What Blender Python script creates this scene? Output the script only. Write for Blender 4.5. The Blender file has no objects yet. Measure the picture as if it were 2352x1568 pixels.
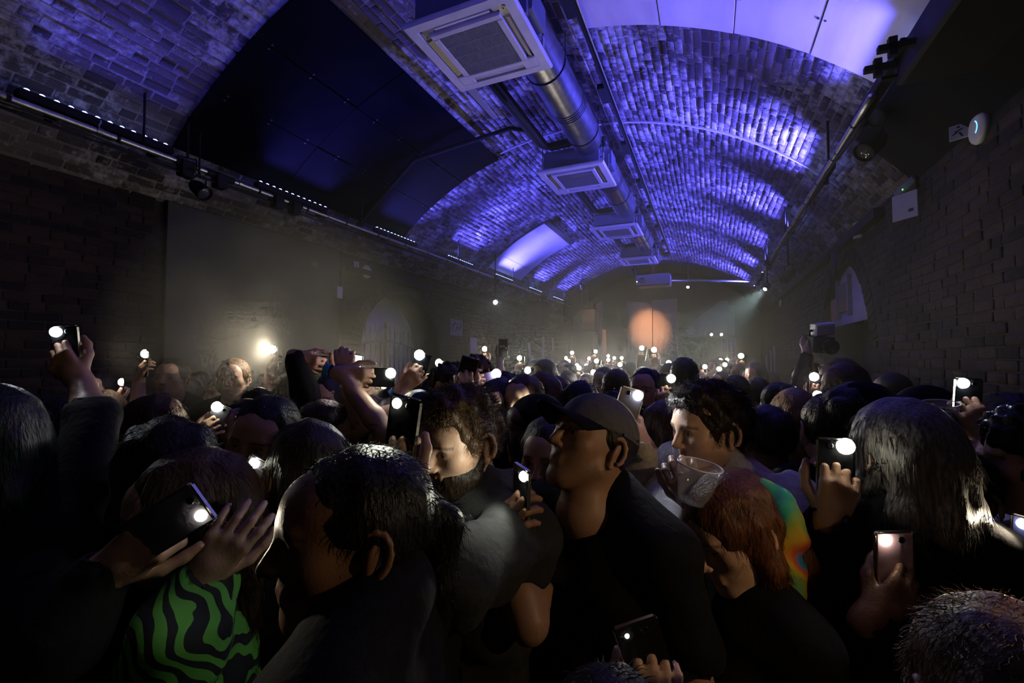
import bpy, math, random
import numpy as np
from mathutils import Matrix, Vector
random.seed(7); RNG = np.random.default_rng(7)
SC = bpy.context.scene; COL = SC.collection
# ---------------------------------------------------------------- camera
CAMZ = 1.82; FPX = 1045.0; CX, CY = 1176.0, 784.0
TH = math.atan2(454, FPX); PI_ = math.atan2(38, FPX)          # yaw left of the hall axis, slight upward pitch
F0 = np.array([-math.sin(TH), math.cos(TH), 0.0]); RT = np.array([math.cos(TH), math.sin(TH), 0.0]); ZV = np.array([0, 0, 1.0])
FW = F0*math.cos(PI_) + ZV*math.sin(PI_); UP = ZV*math.cos(PI_) - F0*math.sin(PI_)
CAM = np.array([0, 0, CAMZ])
cam = bpy.data.cameras.new('camera'); cam.sensor_width = 36.0; cam.lens = FPX/2352*36.0; cam.clip_start = 0.02
camo = bpy.data.objects.new('camera', cam); COL.objects.link(camo); SC.camera = camo
camo.matrix_world = Matrix((( RT[0], UP[0], -FW[0], 0), (RT[1], UP[1], -FW[1], 0), (RT[2], UP[2], -FW[2], CAMZ), (0, 0, 0, 1)))
# ---------------------------------------------------------------- world, exposure
w = bpy.data.worlds.new('world'); SC.world = w; w.use_nodes = True
w.node_tree.nodes['Background'].inputs[0].default_value = (0.0, 0.0, 0.0, 1); w.node_tree.nodes['Background'].inputs[1].default_value = 0.0
vs = SC.view_settings; vs.view_transform = 'Standard'; vs.look = 'None'; vs.exposure = 0.0; vs.gamma = 1.0; vs.use_curve_mapping = False
SC.cycles.max_bounces = 4; SC.cycles.diffuse_bounces = 2; SC.cycles.glossy_bounces = 1; SC.cycles.transmission_bounces = 4
SC.cycles.use_adaptive_sampling = True; SC.cycles.adaptive_threshold = 0.14; SC.cycles.adaptive_min_samples = 10; SC.cycles.volume_step_rate = 2.0; SC.cycles.volume_max_steps = 64
SC.cycles.volume_bounces = 0; SC.cycles.transparent_max_bounces = 6
SC.cycles.sample_clamp_indirect = 2.0; SC.cycles.sample_clamp_direct = 0.0
BLUE_W = 88.0        # one ceiling LED bar
PHONE_W = 1.5        # one phone torch
HAZE_D = 0.050       # smoke density towards the far end
# ---------------------------------------------------------------- pixel helpers (2352x1568 frame)
def ray(x, y): return FW + RT*(x-CX)/FPX + UP*(CY-y)/FPX
def at(x, y, d): return CAM + ray(x, y)*d
def onX(x, y, X): r = ray(x, y); return CAM + r*(X/r[0])
def onY(x, y, Y): r = ray(x, y); return CAM + r*(Y/r[1])
def onZ(x, y, Z): r = ray(x, y); return CAM + r*((Z-CAMZ)/r[2])
def cv(rx, uy, dz): return RT*rx + UP*uy + FW*dz               # camera-space direction to world
def unit(v): v = np.asarray(v, float); return v/max(1e-9, np.linalg.norm(v))
# ---------------------------------------------------------------- materials
MATS = {}
def mat(name, color, rough=0.6, metal=0.0, noise=None, bump=0.0, spec=0.5, emit=None, trans=0.0, nscale=20.0, stretch=None, sheen=0.0, alpha=None):
    if name in MATS: return MATS[name]
    m = bpy.data.materials.new(name); m.use_nodes = True; nt = m.node_tree; b = nt.nodes['Principled BSDF']
    b.inputs['Base Color'].default_value = (*color, 1); b.inputs['Roughness'].default_value = rough; b.inputs['Metallic'].default_value = metal
    b.inputs['Specular IOR Level'].default_value = spec; b.inputs['Transmission Weight'].default_value = trans
    b.inputs['Sheen Weight'].default_value = sheen
    if emit: b.inputs['Emission Color'].default_value = (*emit[0], 1); b.inputs['Emission Strength'].default_value = emit[1]; m.cycles.emission_sampling = 'NONE'
    if alpha is not None: b.inputs['Alpha'].default_value = alpha
    if noise or bump:
        tc = nt.nodes.new('ShaderNodeTexCoord'); mp = nt.nodes.new('ShaderNodeMapping'); nt.links.new(tc.outputs['Object'], mp.inputs[0])
        if stretch: mp.inputs['Scale'].default_value = stretch
        nz = nt.nodes.new('ShaderNodeTexNoise'); nz.inputs['Scale'].default_value = nscale; nz.inputs['Detail'].default_value = 5
        nt.links.new(mp.outputs[0], nz.inputs['Vector'])
        if noise:
            mx = nt.nodes.new('ShaderNodeMix'); mx.data_type = 'RGBA'; mx.inputs[6].default_value = (*color, 1); mx.inputs[7].default_value = (*noise, 1)
            rp = nt.nodes.new('ShaderNodeMapRange'); rp.inputs[1].default_value = 0.35; rp.inputs[2].default_value = 0.65
            nt.links.new(nz.outputs['Fac'], rp.inputs[0]); nt.links.new(rp.outputs[0], mx.inputs[0]); nt.links.new(mx.outputs[2], b.inputs['Base Color'])
        if bump:
            bp = nt.nodes.new('ShaderNodeBump'); bp.inputs['Strength'].default_value = bump; bp.inputs['Distance'].default_value = 0.01
            nt.links.new(nz.outputs['Fac'], bp.inputs['Height']); nt.links.new(bp.outputs[0], b.inputs['Normal'])
    MATS[name] = m; return m
def mat_brick(name, dark, light, white, wfac, seed, blotch=0.9):
    """old brick: each brick its own tone (attribute rnd), patches of old lime wash over it"""
    m = bpy.data.materials.new(name); m.use_nodes = True; nt = m.node_tree; N = nt.nodes.new; L = nt.links.new; b = nt.nodes['Principled BSDF']
    b.inputs['Roughness'].default_value = 0.85; b.inputs['Specular IOR Level'].default_value = 0.25
    g = N('ShaderNodeNewGeometry'); a = N('ShaderNodeAttribute'); a.attribute_name = 'rnd'
    of = N('ShaderNodeVectorMath'); of.inputs[1].default_value = (seed, seed*2, seed*3); L(g.outputs['Position'], of.inputs[0])
    n1 = N('ShaderNodeTexNoise'); n1.inputs['Scale'].default_value = blotch; n1.inputs['Detail'].default_value = 3; L(of.outputs[0], n1.inputs['Vector'])
    n2 = N('ShaderNodeTexNoise'); n2.inputs['Scale'].default_value = 17; n2.inputs['Detail'].default_value = 6; n2.inputs['Roughness'].default_value = 0.65; L(of.outputs[0], n2.inputs['Vector'])
    mx = N('ShaderNodeMix'); mx.data_type = 'RGBA'; mx.inputs[6].default_value = (*dark, 1); mx.inputs[7].default_value = (*light, 1); L(a.outputs['Fac'], mx.inputs[0])
    ad = N('ShaderNodeMath'); ad.operation = 'MULTIPLY_ADD'; ad.inputs[1].default_value = 0.9; L(n1.outputs['Fac'], ad.inputs[0])
    m2 = N('ShaderNodeMath'); m2.operation = 'MULTIPLY_ADD'; m2.inputs[1].default_value = 0.75; m2.inputs[2].default_value = 0.0; L(n2.outputs['Fac'], m2.inputs[0]); L(m2.outputs[0], ad.inputs[2])
    r3 = N('ShaderNodeMath'); r3.operation = 'MULTIPLY_ADD'; r3.inputs[1].default_value = 0.16; L(a.outputs['Fac'], r3.inputs[0]); L(ad.outputs[0], r3.inputs[2])
    rp = N('ShaderNodeMapRange'); rp.inputs[1].default_value = 1.02 - wfac; rp.inputs[2].default_value = 1.34 - wfac; L(r3.outputs[0], rp.inputs[0])
    mw = N('ShaderNodeMix'); mw.data_type = 'RGBA'; mw.inputs[7].default_value = (*white, 1); L(rp.outputs[0], mw.inputs[0]); L(mx.outputs[2], mw.inputs[6]); L(mw.outputs[2], b.inputs['Base Color'])
    bp = N('ShaderNodeBump'); bp.inputs['Strength'].default_value = 0.8; bp.inputs['Distance'].default_value = 0.012; L(n2.outputs['Fac'], bp.inputs['Height']); L(bp.outputs[0], b.inputs['Normal'])
    MATS[name] = m; return m
# ---------------------------------------------------------------- mesh helpers
def mesh(name, v, f, mt=None, smooth=False, attr=None):
    me = bpy.data.meshes.new(name)
    if isinstance(v, np.ndarray) and isinstance(f, np.ndarray) and len(f):
        k = f.shape[1]; me.vertices.add(len(v)); me.vertices.foreach_set('co', v.astype(np.float32).ravel())
        me.loops.add(f.size); me.loops.foreach_set('vertex_index', f.astype(np.int32).ravel())
        me.polygons.add(len(f)); me.polygons.foreach_set('loop_start', np.arange(0, f.size, k, dtype=np.int32))
        me.polygons.foreach_set('loop_total', np.full(len(f), k, np.int32)); me.update(calc_edges=True)
    else:
        me.from_pydata([tuple(map(float, q)) for q in v], [], [tuple(map(int, q)) for q in f]); me.update()
    if smooth: me.polygons.foreach_set('use_smooth', np.ones(len(me.polygons), bool))
    if attr is not None:
        for an, av in attr.items():
            A = me.attributes.new(an, 'FLOAT', 'POINT'); A.data.foreach_set('value', np.asarray(av, np.float32))
    if mt: me.materials.append(mt)
    return me
def link(name, me, parent=None):
    o = bpy.data.objects.new(name, me); COL.objects.link(o)
    if parent is not None: o.parent = parent
    return o
def tag(o, label=None, cat=None, group=None, kind=None):
    if label: o['label'] = label
    if cat: o['category'] = cat
    if group: o['group'] = group
    if kind: o['kind'] = kind
    return o
def empty(name, loc, label=None, cat=None, group=None):
    o = bpy.data.objects.new(name, None); COL.objects.link(o); o.location = tuple(map(float, loc)); o.empty_display_size = 0.05
    return tag(o, label, cat, group)
class MB:
    """collects solid shapes into ONE mesh"""
    def __init__(s): s.v = []; s.f = []
    def add(s, v, f):
        n = len(s.v); s.v += [tuple(map(float, q)) for q in v]; s.f += [tuple(i+n for i in q) for q in f]; return s
    def box(s, lo, hi, M=None, bev=0.0):
        x0, y0, z0 = lo; x1, y1, z1 = hi
        if bev > 0:
            b = bev; v = []
            for z, i in ((z0, b), (z0+b, 0), (z1-b, 0), (z1, b)):
                v += [(x0+i, y0+i, z), (x1-i, y0+i, z), (x1-i, y1-i, z), (x0+i, y1-i, z)]
            f = [(3, 2, 1, 0), (12, 13, 14, 15)]
            for k in range(3):
                for j in range(4): f.append((k*4+j, k*4+(j+1) % 4, k*4+4+(j+1) % 4, k*4+4+j))
        else:
            v = [(x0, y0, z0), (x1, y0, z0), (x1, y1, z0), (x0, y1, z0), (x0, y0, z1), (x1, y0, z1), (x1, y1, z1), (x0, y1, z1)]
            f = [(3, 2, 1, 0), (4, 5, 6, 7), (0, 1, 5, 4), (1, 2, 6, 5), (2, 3, 7, 6), (3, 0, 4, 7)]
        if M is not None: v = [tuple(M @ Vector(q)) for q in v]
        return s.add(v, f)
    def obox(s, c, ax, ay, az, hx, hy, hz, bev=0.0):
        M = Matrix(((ax[0], ay[0], az[0], c[0]), (ax[1], ay[1], az[1], c[1]), (ax[2], ay[2], az[2], c[2]), (0, 0, 0, 1)))
        return s.box((-hx, -hy, -hz), (hx, hy, hz), M, bev)
    def tube(s, pts, r, n=10, caps=True, ry=None):
        pts = [np.asarray(p, float) for p in pts]; rs = r if isinstance(r, (list, tuple)) else [r]*len(pts); rings = []
        t0 = unit(pts[1]-pts[0]); ref = np.array([0, 0, 1.0]) if abs(t0[2]) < 0.9 else np.array([1.0, 0, 0]); a = unit(np.cross(t0, ref))
        for i, p in enumerate(pts):
            t = unit(pts[min(i+1, len(pts)-1)] - pts[max(i-1, 0)]); a = unit(a - t*np.dot(a, t)); b = np.cross(t, a)
            rings.append([p + a*math.cos(q)*rs[i] + b*math.sin(q)*(ry or rs[i]) for q in np.linspace(0, 2*math.pi, n, endpoint=False)])
        v = [q for rg in rings for q in rg]; f = []
        for i in range(len(pts)-1):
            for j in range(n): f.append((i*n+j, i*n+(j+1) % n, (i+1)*n+(j+1) % n, (i+1)*n+j))
        if caps: f += [tuple(range(n-1, -1, -1)), tuple(range((len(pts)-1)*n, len(pts)*n))]
        return s.add(v, f)
    def lathe(s, prof, c, axis, n=24):
        """prof: (radius, height) pairs along axis"""
        ax = unit(axis); ref = np.array([0, 0, 1.0]) if abs(ax[2]) < 0.9 else np.array([1.0, 0, 0]); a = unit(np.cross(ax, ref)); b = np.cross(ax, a); v = []; f = []
        for r, h in prof:
            for q in np.linspace(0, 2*math.pi, n, endpoint=False): v.append(np.asarray(c)+ax*h+(a*math.cos(q)+b*math.sin(q))*max(r, 1e-5))
        for i in range(len(prof)-1):
            for j in range(n): f.append((i*n+j, i*n+(j+1) % n, (i+1)*n+(j+1) % n, (i+1)*n+j))
        return s.add(v, f)
    def prism(s, poly, o, ax, ay, d):
        """2-D outline (list of u,v) extruded by vector d"""
        o = np.asarray(o, float); ax = np.asarray(ax, float); ay = np.asarray(ay, float); d = np.asarray(d, float); n = len(poly)
        v = [o+ax*u+ay*w_ for u, w_ in poly]; v += [q+d for q in v]
        f = [tuple(range(n-1, -1, -1)), tuple(range(n, 2*n))] + [(i, (i+1) % n, n+(i+1) % n, n+i) for i in range(n)]
        return s.add(v, f)
    def build(s, name, mt, parent=None, smooth=False):
        return link(name, mesh(name, s.v, s.f, mt, smooth), parent)
def loc_parent(o, p):
    """child built in world coordinates under an unrotated empty"""
    o.parent = p; o.matrix_parent_inverse = Matrix.Translation(-p.location); return o
# ================================================================ the hall: barrel vault, walls, floor
XC, APEX, RV = -1.67, CAMZ+3.15, 4.2; ZC = APEX-RV
XL, XR, ZS = -4.97, 1.63, 3.37            # wall faces and springing height
YB, YF = -4.0, 17.5
AMAX = math.degrees(math.asin((XR-XC)/RV))
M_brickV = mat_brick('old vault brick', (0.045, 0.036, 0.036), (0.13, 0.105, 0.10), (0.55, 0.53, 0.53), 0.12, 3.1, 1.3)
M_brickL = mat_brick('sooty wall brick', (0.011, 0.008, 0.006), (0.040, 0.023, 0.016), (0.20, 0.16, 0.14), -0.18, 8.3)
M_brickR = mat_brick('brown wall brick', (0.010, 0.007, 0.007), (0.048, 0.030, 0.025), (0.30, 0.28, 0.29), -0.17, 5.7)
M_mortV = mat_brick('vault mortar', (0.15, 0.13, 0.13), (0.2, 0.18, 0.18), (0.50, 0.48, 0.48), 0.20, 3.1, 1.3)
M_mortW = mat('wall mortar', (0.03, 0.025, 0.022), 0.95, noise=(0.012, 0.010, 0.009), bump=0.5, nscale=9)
M_black = mat('matt black', (0.012, 0.012, 0.013), 0.75, spec=0.2)
M_blackboard = mat('black painted board', (0.0032, 0.0032, 0.0036), 0.9, noise=(0.0045, 0.0045, 0.005), nscale=3, bump=0.1, spec=0.03)
M_ply = mat('pale plywood', (0.62, 0.55, 0.52), 0.6, noise=(0.50, 0.43, 0.41), nscale=2.2, stretch=(2.0, 0.5, 2.0), bump=0.05)
M_whiteboard = mat('white board', (0.72, 0.70, 0.70), 0.6, noise=(0.6, 0.57, 0.57), nscale=2.0)
M_darkplaster = mat('dark grey plaster', (0.045, 0.042, 0.040), 0.9, noise=(0.065, 0.06, 0.056), nscale=2.5, bump=0.2)
M_floor = mat('dark concrete', (0.05, 0.048, 0.045), 0.6, noise=(0.03, 0.03, 0.03), nscale=4, bump=0.1)
M_steel = mat('galvanised steel', (0.55, 0.55, 0.56), 0.32, 1.0, noise=(0.42, 0.42, 0.44), nscale=14)
M_alu = mat('aluminium tube', (0.66, 0.65, 0.63), 0.38, 1.0, noise=(0.5, 0.5, 0.5), nscale=10, stretch=(1, 6, 1))
M_whitepl = mat('white plastic', (0.75, 0.75, 0.76), 0.4)
M_rubber = mat('black rubber lagging', (0.010, 0.010, 0.012), 0.55, spec=0.3)
def vpt(ang, y, off=0.0):
    a = math.radians(ang); r = RV-off; return np.array([XC+r*math.sin(a), y, ZC+r*math.cos(a)])
def arc_solid(a0, a1, y0, y1, off0, off1, n=24):
    """curved slab between two radii"""
    m = MB(); A = np.linspace(a0, a1, n+1); v = []
    for a in A: v += [vpt(a, y0, off0), vpt(a, y1, off0), vpt(a, y1, off1), vpt(a, y0, off1)]
    f = [(0, 1, 2, 3), (4*n+3, 4*n+2, 4*n+1, 4*n)]
    for i in range(n):
        b = 4*i; f += [(b, b+4, b+5, b+1), (b+1, b+5, b+6, b+2), (b+2, b+6, b+7, b+3), (b+3, b+7, b+4, b)]
    m.add(v, f); return m
floor = tag(MB().box((XL-0.7, YB, -0.12), (XR+0.7, YF, 0.0)).build('floor', M_floor), kind='structure')
ceiling = tag(arc_solid(-AMAX-4, AMAX+4, YB, 15.15, 0.0, -0.3, 60).build('ceiling', M_mortV), kind='structure')
M_soot = mat('black painted vault', (0.035, 0.035, 0.04), 0.9, noise=(0.02, 0.02, 0.022), nscale=5, bump=0.4)
tag(arc_solid(-AMAX-4, AMAX+4, 15.15, YF+0.2, 0.0, -0.3, 48).build('ceiling_far', M_soot), kind='structure')
OPEN = {'left': (5.52, 7.76, 1.85), 'right': (6.18, 8.44, 1.92)}      # y0, y1, arch springing
def arch_h(y, side):
    y0, y1, zs = OPEN[side]; c = (y0+y1)/2; r = (y1-y0)/2
    return zs + math.sqrt(max(0, r*r-(y-c)**2))*1.0
def wall(side):
    y0, y1, zs = OPEN[side]; X0, X1 = (XL, XL-0.65) if side == 'left' else (XR, XR+0.65); m = MB()
    ys = [YB, y0] + list(np.linspace(y0, y1, 29))[1:] + [YF]
    for a, b in zip(ys[:-1], ys[1:]):
        mid = (a+b)/2; inside = y0 < mid < y1
        za, zb = (arch_h(a, side), arch_h(b, side)) if inside else (0, 0)
        top = ZS+0.05
        v = [(X0, a, za), (X0, b, zb), (X0, b, top), (X0, a, top), (X1, a, za), (X1, b, zb), (X1, b, top), (X1, a, top)]
        f = [(0, 1, 2, 3), (7, 6, 5, 4), (0, 4, 5, 1), (3, 2, 6, 7)]
        if a in (YB, y1): f.append((0, 3, 7, 4))
        if b in (y0, YF): f.append((1, 5, 6, 2))
        m.add(v, f)
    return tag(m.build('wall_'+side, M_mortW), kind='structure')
wall_left, wall_right = wall('left'), wall('right')
wall_back = tag(MB().box((XL-0.7, YF, 0), (XR+0.7, YF+0.25, 5.2)).build('wall_back', mat('back wall plaster', (0.10, 0.085, 0.07), 0.9, noise=(0.06, 0.055, 0.05), nscale=1.5)), kind='structure')
wall_front = tag(MB().box((XL-0.7, YB-0.25, 0), (XR+0.7, YB, 5.2)).build('wall_front', M_darkplaster), kind='structure')
# ---------------------------------------------------------------- bricks, one by one
def brick_var(seed, bev=0.06):
    r = np.random.default_rng(seed); j = lambda: r.uniform(-0.03, 0.03)
    v = [(-.5, -.5, -1), (.5, -.5, -1), (.5, .5, -1), (-.5, .5, -1)]
    ix, iy = bev*0.45+0.01, bev*1.2
    v += [(-.5+j()*.4, -.5+j(), .45), (.5+j()*.4, -.5+j(), .45), (.5+j()*.4, .5+j(), .45), (-.5+j()*.4, .5+j(), .45)]
    v += [(-.5+ix+j()*.5, -.5+iy+j(), 1+j()*5), (.5-ix+j()*.5, -.5+iy+j(), 1+j()*5), (.5-ix+j()*.5, .5-iy+j(), 1+j()*5), (-.5+ix+j()*.5, .5-iy+j(), 1+j()*5)]
    f = [(8, 9, 10, 11)]
    for k in (0, 4):
        for i in range(4): f.append((k+i, k+(i+1) % 4, k+4+(i+1) % 4, k+4+i))
    return np.array(v), np.array(f)
BV = [brick_var(s) for s in range(12)]
def lay_bricks(parent, recs, mt, n_parts=300):
    """recs: (centre, length axis, height axis, out axis, l, h, proud). The n_parts that show largest become parts, the rest one mesh"""
    C = np.array([r[0] for r in recs]); rel = C-CAM; d = rel@FW; px = CX+FPX*(rel@RT)/np.maximum(d, .05); py = CY-FPX*(rel@UP)/np.maximum(d, .05)
    nrm = np.array([r[3] for r in recs]); cosv = -np.einsum('ij,ij->i', nrm, rel)/np.linalg.norm(rel, axis=1)
    lh = np.array([r[4]*r[5] for r in recs]); score = lh*np.maximum(cosv, 0)/np.einsum('ij,ij->i', rel, rel)
    vis = (d > .2) & (px > 0) & (px < 2352) & (py > 0) & (py < 860); score = np.where(vis, score, -1)
    order = np.argsort(-score); pick = set(order[:n_parts].tolist())
    meshes = []
    for k, (v, f) in enumerate(BV):
        for q in range(3): meshes.append(mesh('brick', v, f, mt, attr={'rnd': np.full(len(v), ((k*3+q)*0.381966) % 1.0)}))
    V, Fc, A = [], [], []; n = 0
    for i, (c, ax, ay, az, l, h, pr) in enumerate(recs):
        k = (i*7+3) % 12; q = (i*5) % 3
        if i in pick and score[i] > 0:
            o = bpy.data.objects.new('brick', meshes[k*3+q]); COL.objects.link(o); o.parent = parent
            o.matrix_world = Matrix(((ax[0]*l, ay[0]*h, az[0]*pr, c[0]), (ax[1]*l, ay[1]*h, az[1]*pr, c[1]), (ax[2]*l, ay[2]*h, az[2]*pr, c[2]), (0, 0, 0, 1)))
        else:
            v, f = BV[k]; V.append(c + v[:, :1]*ax*l + v[:, 1:2]*ay*h + v[:, 2:]*az*pr); Fc.append(f+n); n += len(v); A.append(np.full(len(v), (i*0.6180339) % 1.0))
    o = link('brickwork', mesh('brickwork', np.concatenate(V), np.concatenate(Fc), mt, attr={'rnd': np.concatenate(A)}), parent); o['kind'] = 'stuff'
BOARDS = [(-43.8, -16.2, 2.55, 6.03), (9.2, 43.5, -1.0, 4.05), (-42.6, -21.0, 9.0, 10.9)]
def vault_bricks():
    recs = []; ch = 0.079; da = math.degrees(ch/RV); na = int(2*(AMAX-0.5)/da)
    for i in range(na):
        a = -AMAX+0.5+(i+.5)*da; y = 0.6+(0.118 if i % 2 else 0)+RNG.uniform(-.02, .02)
        s = vpt(a, 0); out = -unit(np.array([s[0]-XC, 0, s[2]-ZC])); hd = np.cross(out, np.array([0, 1.0, 0]))
        while y < 15.0:
            l = RNG.uniform(.200, .235) if RNG.random() > 0.22 else RNG.uniform(.10, .125)
            yc = y+l/2; aw = a+da*(.14*math.sin(yc*1.7+i*.35)+.10*math.sin(yc*4.1+i*1.9)); s = vpt(aw, 0)
            if not any(b[0]+.4 < a < b[1]-.4 and b[2]+.05 < yc < b[3]-.05 for b in BOARDS):
                pr = 0.005+RNG.uniform(-.003, .004)
                recs.append((np.array([s[0], yc, s[2]]), np.array([0, 1.0, 0]), hd, out, l-0.014+RNG.uniform(-.004, .004), ch-0.014+RNG.uniform(-.005, .003), pr))
            y += l
    lay_bricks(ceiling, recs, M_brickV)
vault_bricks()
def wall_bricks(side, skip):
    recs = []; X = XL if side == 'left' else XR; out = np.array([1.0 if side == 'left' else -1.0, 0, 0]); hd = np.array([0, 0, 1.0]); ln = np.cross(hd, out)
    y0, y1, zs = OPEN[side]; c0 = (y0+y1)/2; r0 = (y1-y0)/2; i = 0; z = 0.9
    while z < ZS:
        y = 0.4+(0.118 if i % 2 else 0)+RNG.uniform(-.015, .015)
        while y < 15.5:
            l = 0.225 if i % 2 else 0.225
            if RNG.random() < 0.12: l = 0.112
            yc = y+l/2
            inside = (y0-.02-l/2 < yc < y1+.02+l/2 and z < zs) or (math.hypot(yc-c0, z+.04-zs) < r0+0.30 and z > zs-.08)
            if not inside and not any(a < yc < b for a, b in skip):
                recs.append((np.array([X, yc, z+.0375]), ln, hd, out, l-.014+RNG.uniform(-.004, .003), .062+RNG.uniform(-.004, .003), .009+RNG.uniform(-.004, .008)))
            y += l
        z += 0.076; i += 1
    for k in range(44):                                            # the ring of voussoirs round the opening
        a = math.pi*(k+.5)/44; rr = r0+0.125
        p = np.array([X, c0+rr*math.cos(a), zs+rr*math.sin(a)]); rad = np.array([0, math.cos(a), math.sin(a)])
        recs.append((p, rad, np.cross(out, rad), out, .225, .066, .016+RNG.uniform(-.003, .004)))
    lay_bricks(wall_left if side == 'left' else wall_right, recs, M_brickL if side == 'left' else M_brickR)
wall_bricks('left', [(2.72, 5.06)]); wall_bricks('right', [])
plaster = MB().box((XL-.02, 2.74, 0), (XL+0.05, 5.04, ZS+0.02), bev=0.01).build('wall_plaster_panel', M_darkplaster); tag(plaster, kind='structure')
# ---------------------------------------------------------------- boards fixed to the vault
def boards(name, label, spec, splits_a, splits_y, mt, off=(0.03, 0.045), screws=True):
    a0, a1, y0, y1 = spec; e = empty(name, vpt((a0+a1)/2, (y0+y1)/2, off[1]), label, 'ceiling panel')
    aa = [a0]+splits_a+[a1]; yy = [y0]+splits_y+[y1]
    for i in range(len(aa)-1):
        for j in range(len(yy)-1):
            da = 0.07; dy = 0.004; o = arc_solid(aa[i]+da, aa[i+1]-da, yy[j]+dy, yy[j+1]-dy, off[0], off[1]+0.004*((i+j) % 2), 10).build('board', mt)
            loc_parent(o, e)
    if screws:
        m = MB()
        for a in aa[1:-1]:
            for y in np.arange(y0+.15, y1, .45):
                for s_ in (-.35, .35): p = vpt(a+s_, y, off[1]+.001); m.lathe([(0.011, 0), (0.011, 0.004), (0.0, 0.005)], p, unit(np.array([XC, y, ZC])-p), 8)
        if m.v: loc_parent(tag(m.build('screws', mat('dark screw', (0.03, 0.03, 0.03), 0.5)), kind='stuff'), e)
    for a in (aa[0]+.6, aa[-1]-.6):                                 # battens that pack the sheets off the brick
        loc_parent(arc_solid(a-.3, a+.3, y0+.05, y1-.05, 0.0, off[0], 2).build('batten', M_black), e)
    return e
boards('black_ceiling_board', 'large black painted board curving up the left of the vault', BOARDS[0], [-34.5, -25.5], [3.75, 4.95], M_blackboard)
boards('plywood_ceiling_board', 'pale plywood sheets curving over the vault at upper right', BOARDS[1], [18.5, 27.0, 35.5], [], M_ply)
boards('white_ceiling_board', 'tall white board on the left of the vault past the last black board', BOARDS[2], [-37.2], [], M_whiteboard, off=(0.02, 0.035), screws=False)
wb = MB(); A = np.linspace(-20.8, -19.6, 2)
o = arc_solid(-20.9, -19.3, 9.0, 10.9, 0.0, 0.06, 4).build('timber_edge_batten', mat('dark timber', (0.05, 0.042, 0.03), 0.8)); tag(o, 'dark timber batten along the top of the white ceiling board', 'batten')
# a dark plaster joint line across the vault
o = arc_solid(-16.0, AMAX-6, 5.93, 5.955, -0.0, 0.022, 40).build('trim_1', mat('joint mortar', (0.5, 0.48, 0.48), 0.9)); tag(o, kind='structure')
# ================================================================ things fixed to the hall
def light_obj(name, kind, loc, dirv, energy, color, parent=None, **kw):
    l = bpy.data.lights.new(name, kind); l.energy = energy; l.color = color
    for k, v in kw.items(): setattr(l, k, v)
    o = bpy.data.objects.new(name, l); COL.objects.link(o); o.location = tuple(map(float, loc)); o.rotation_mode = 'QUATERNION'
    o.rotation_quaternion = Vector(tuple(map(float, dirv))).to_track_quat('-Z', 'Y')
    if parent is not None: loc_parent(o, parent)
    return o
def copy_tree(o, delta, label=None):
    c = o.copy(); COL.objects.link(c); c.location = Vector(o.location)+Vector(delta)
    if label: c['label'] = label
    for ch in o.children:
        k = ch.copy(); COL.objects.link(k); inv = ch.matrix_parent_inverse.copy(); k.parent = c; k.matrix_parent_inverse = inv
        for g in ch.children:
            h = g.copy(); COL.objects.link(h); h.parent = k
    return c
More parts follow.
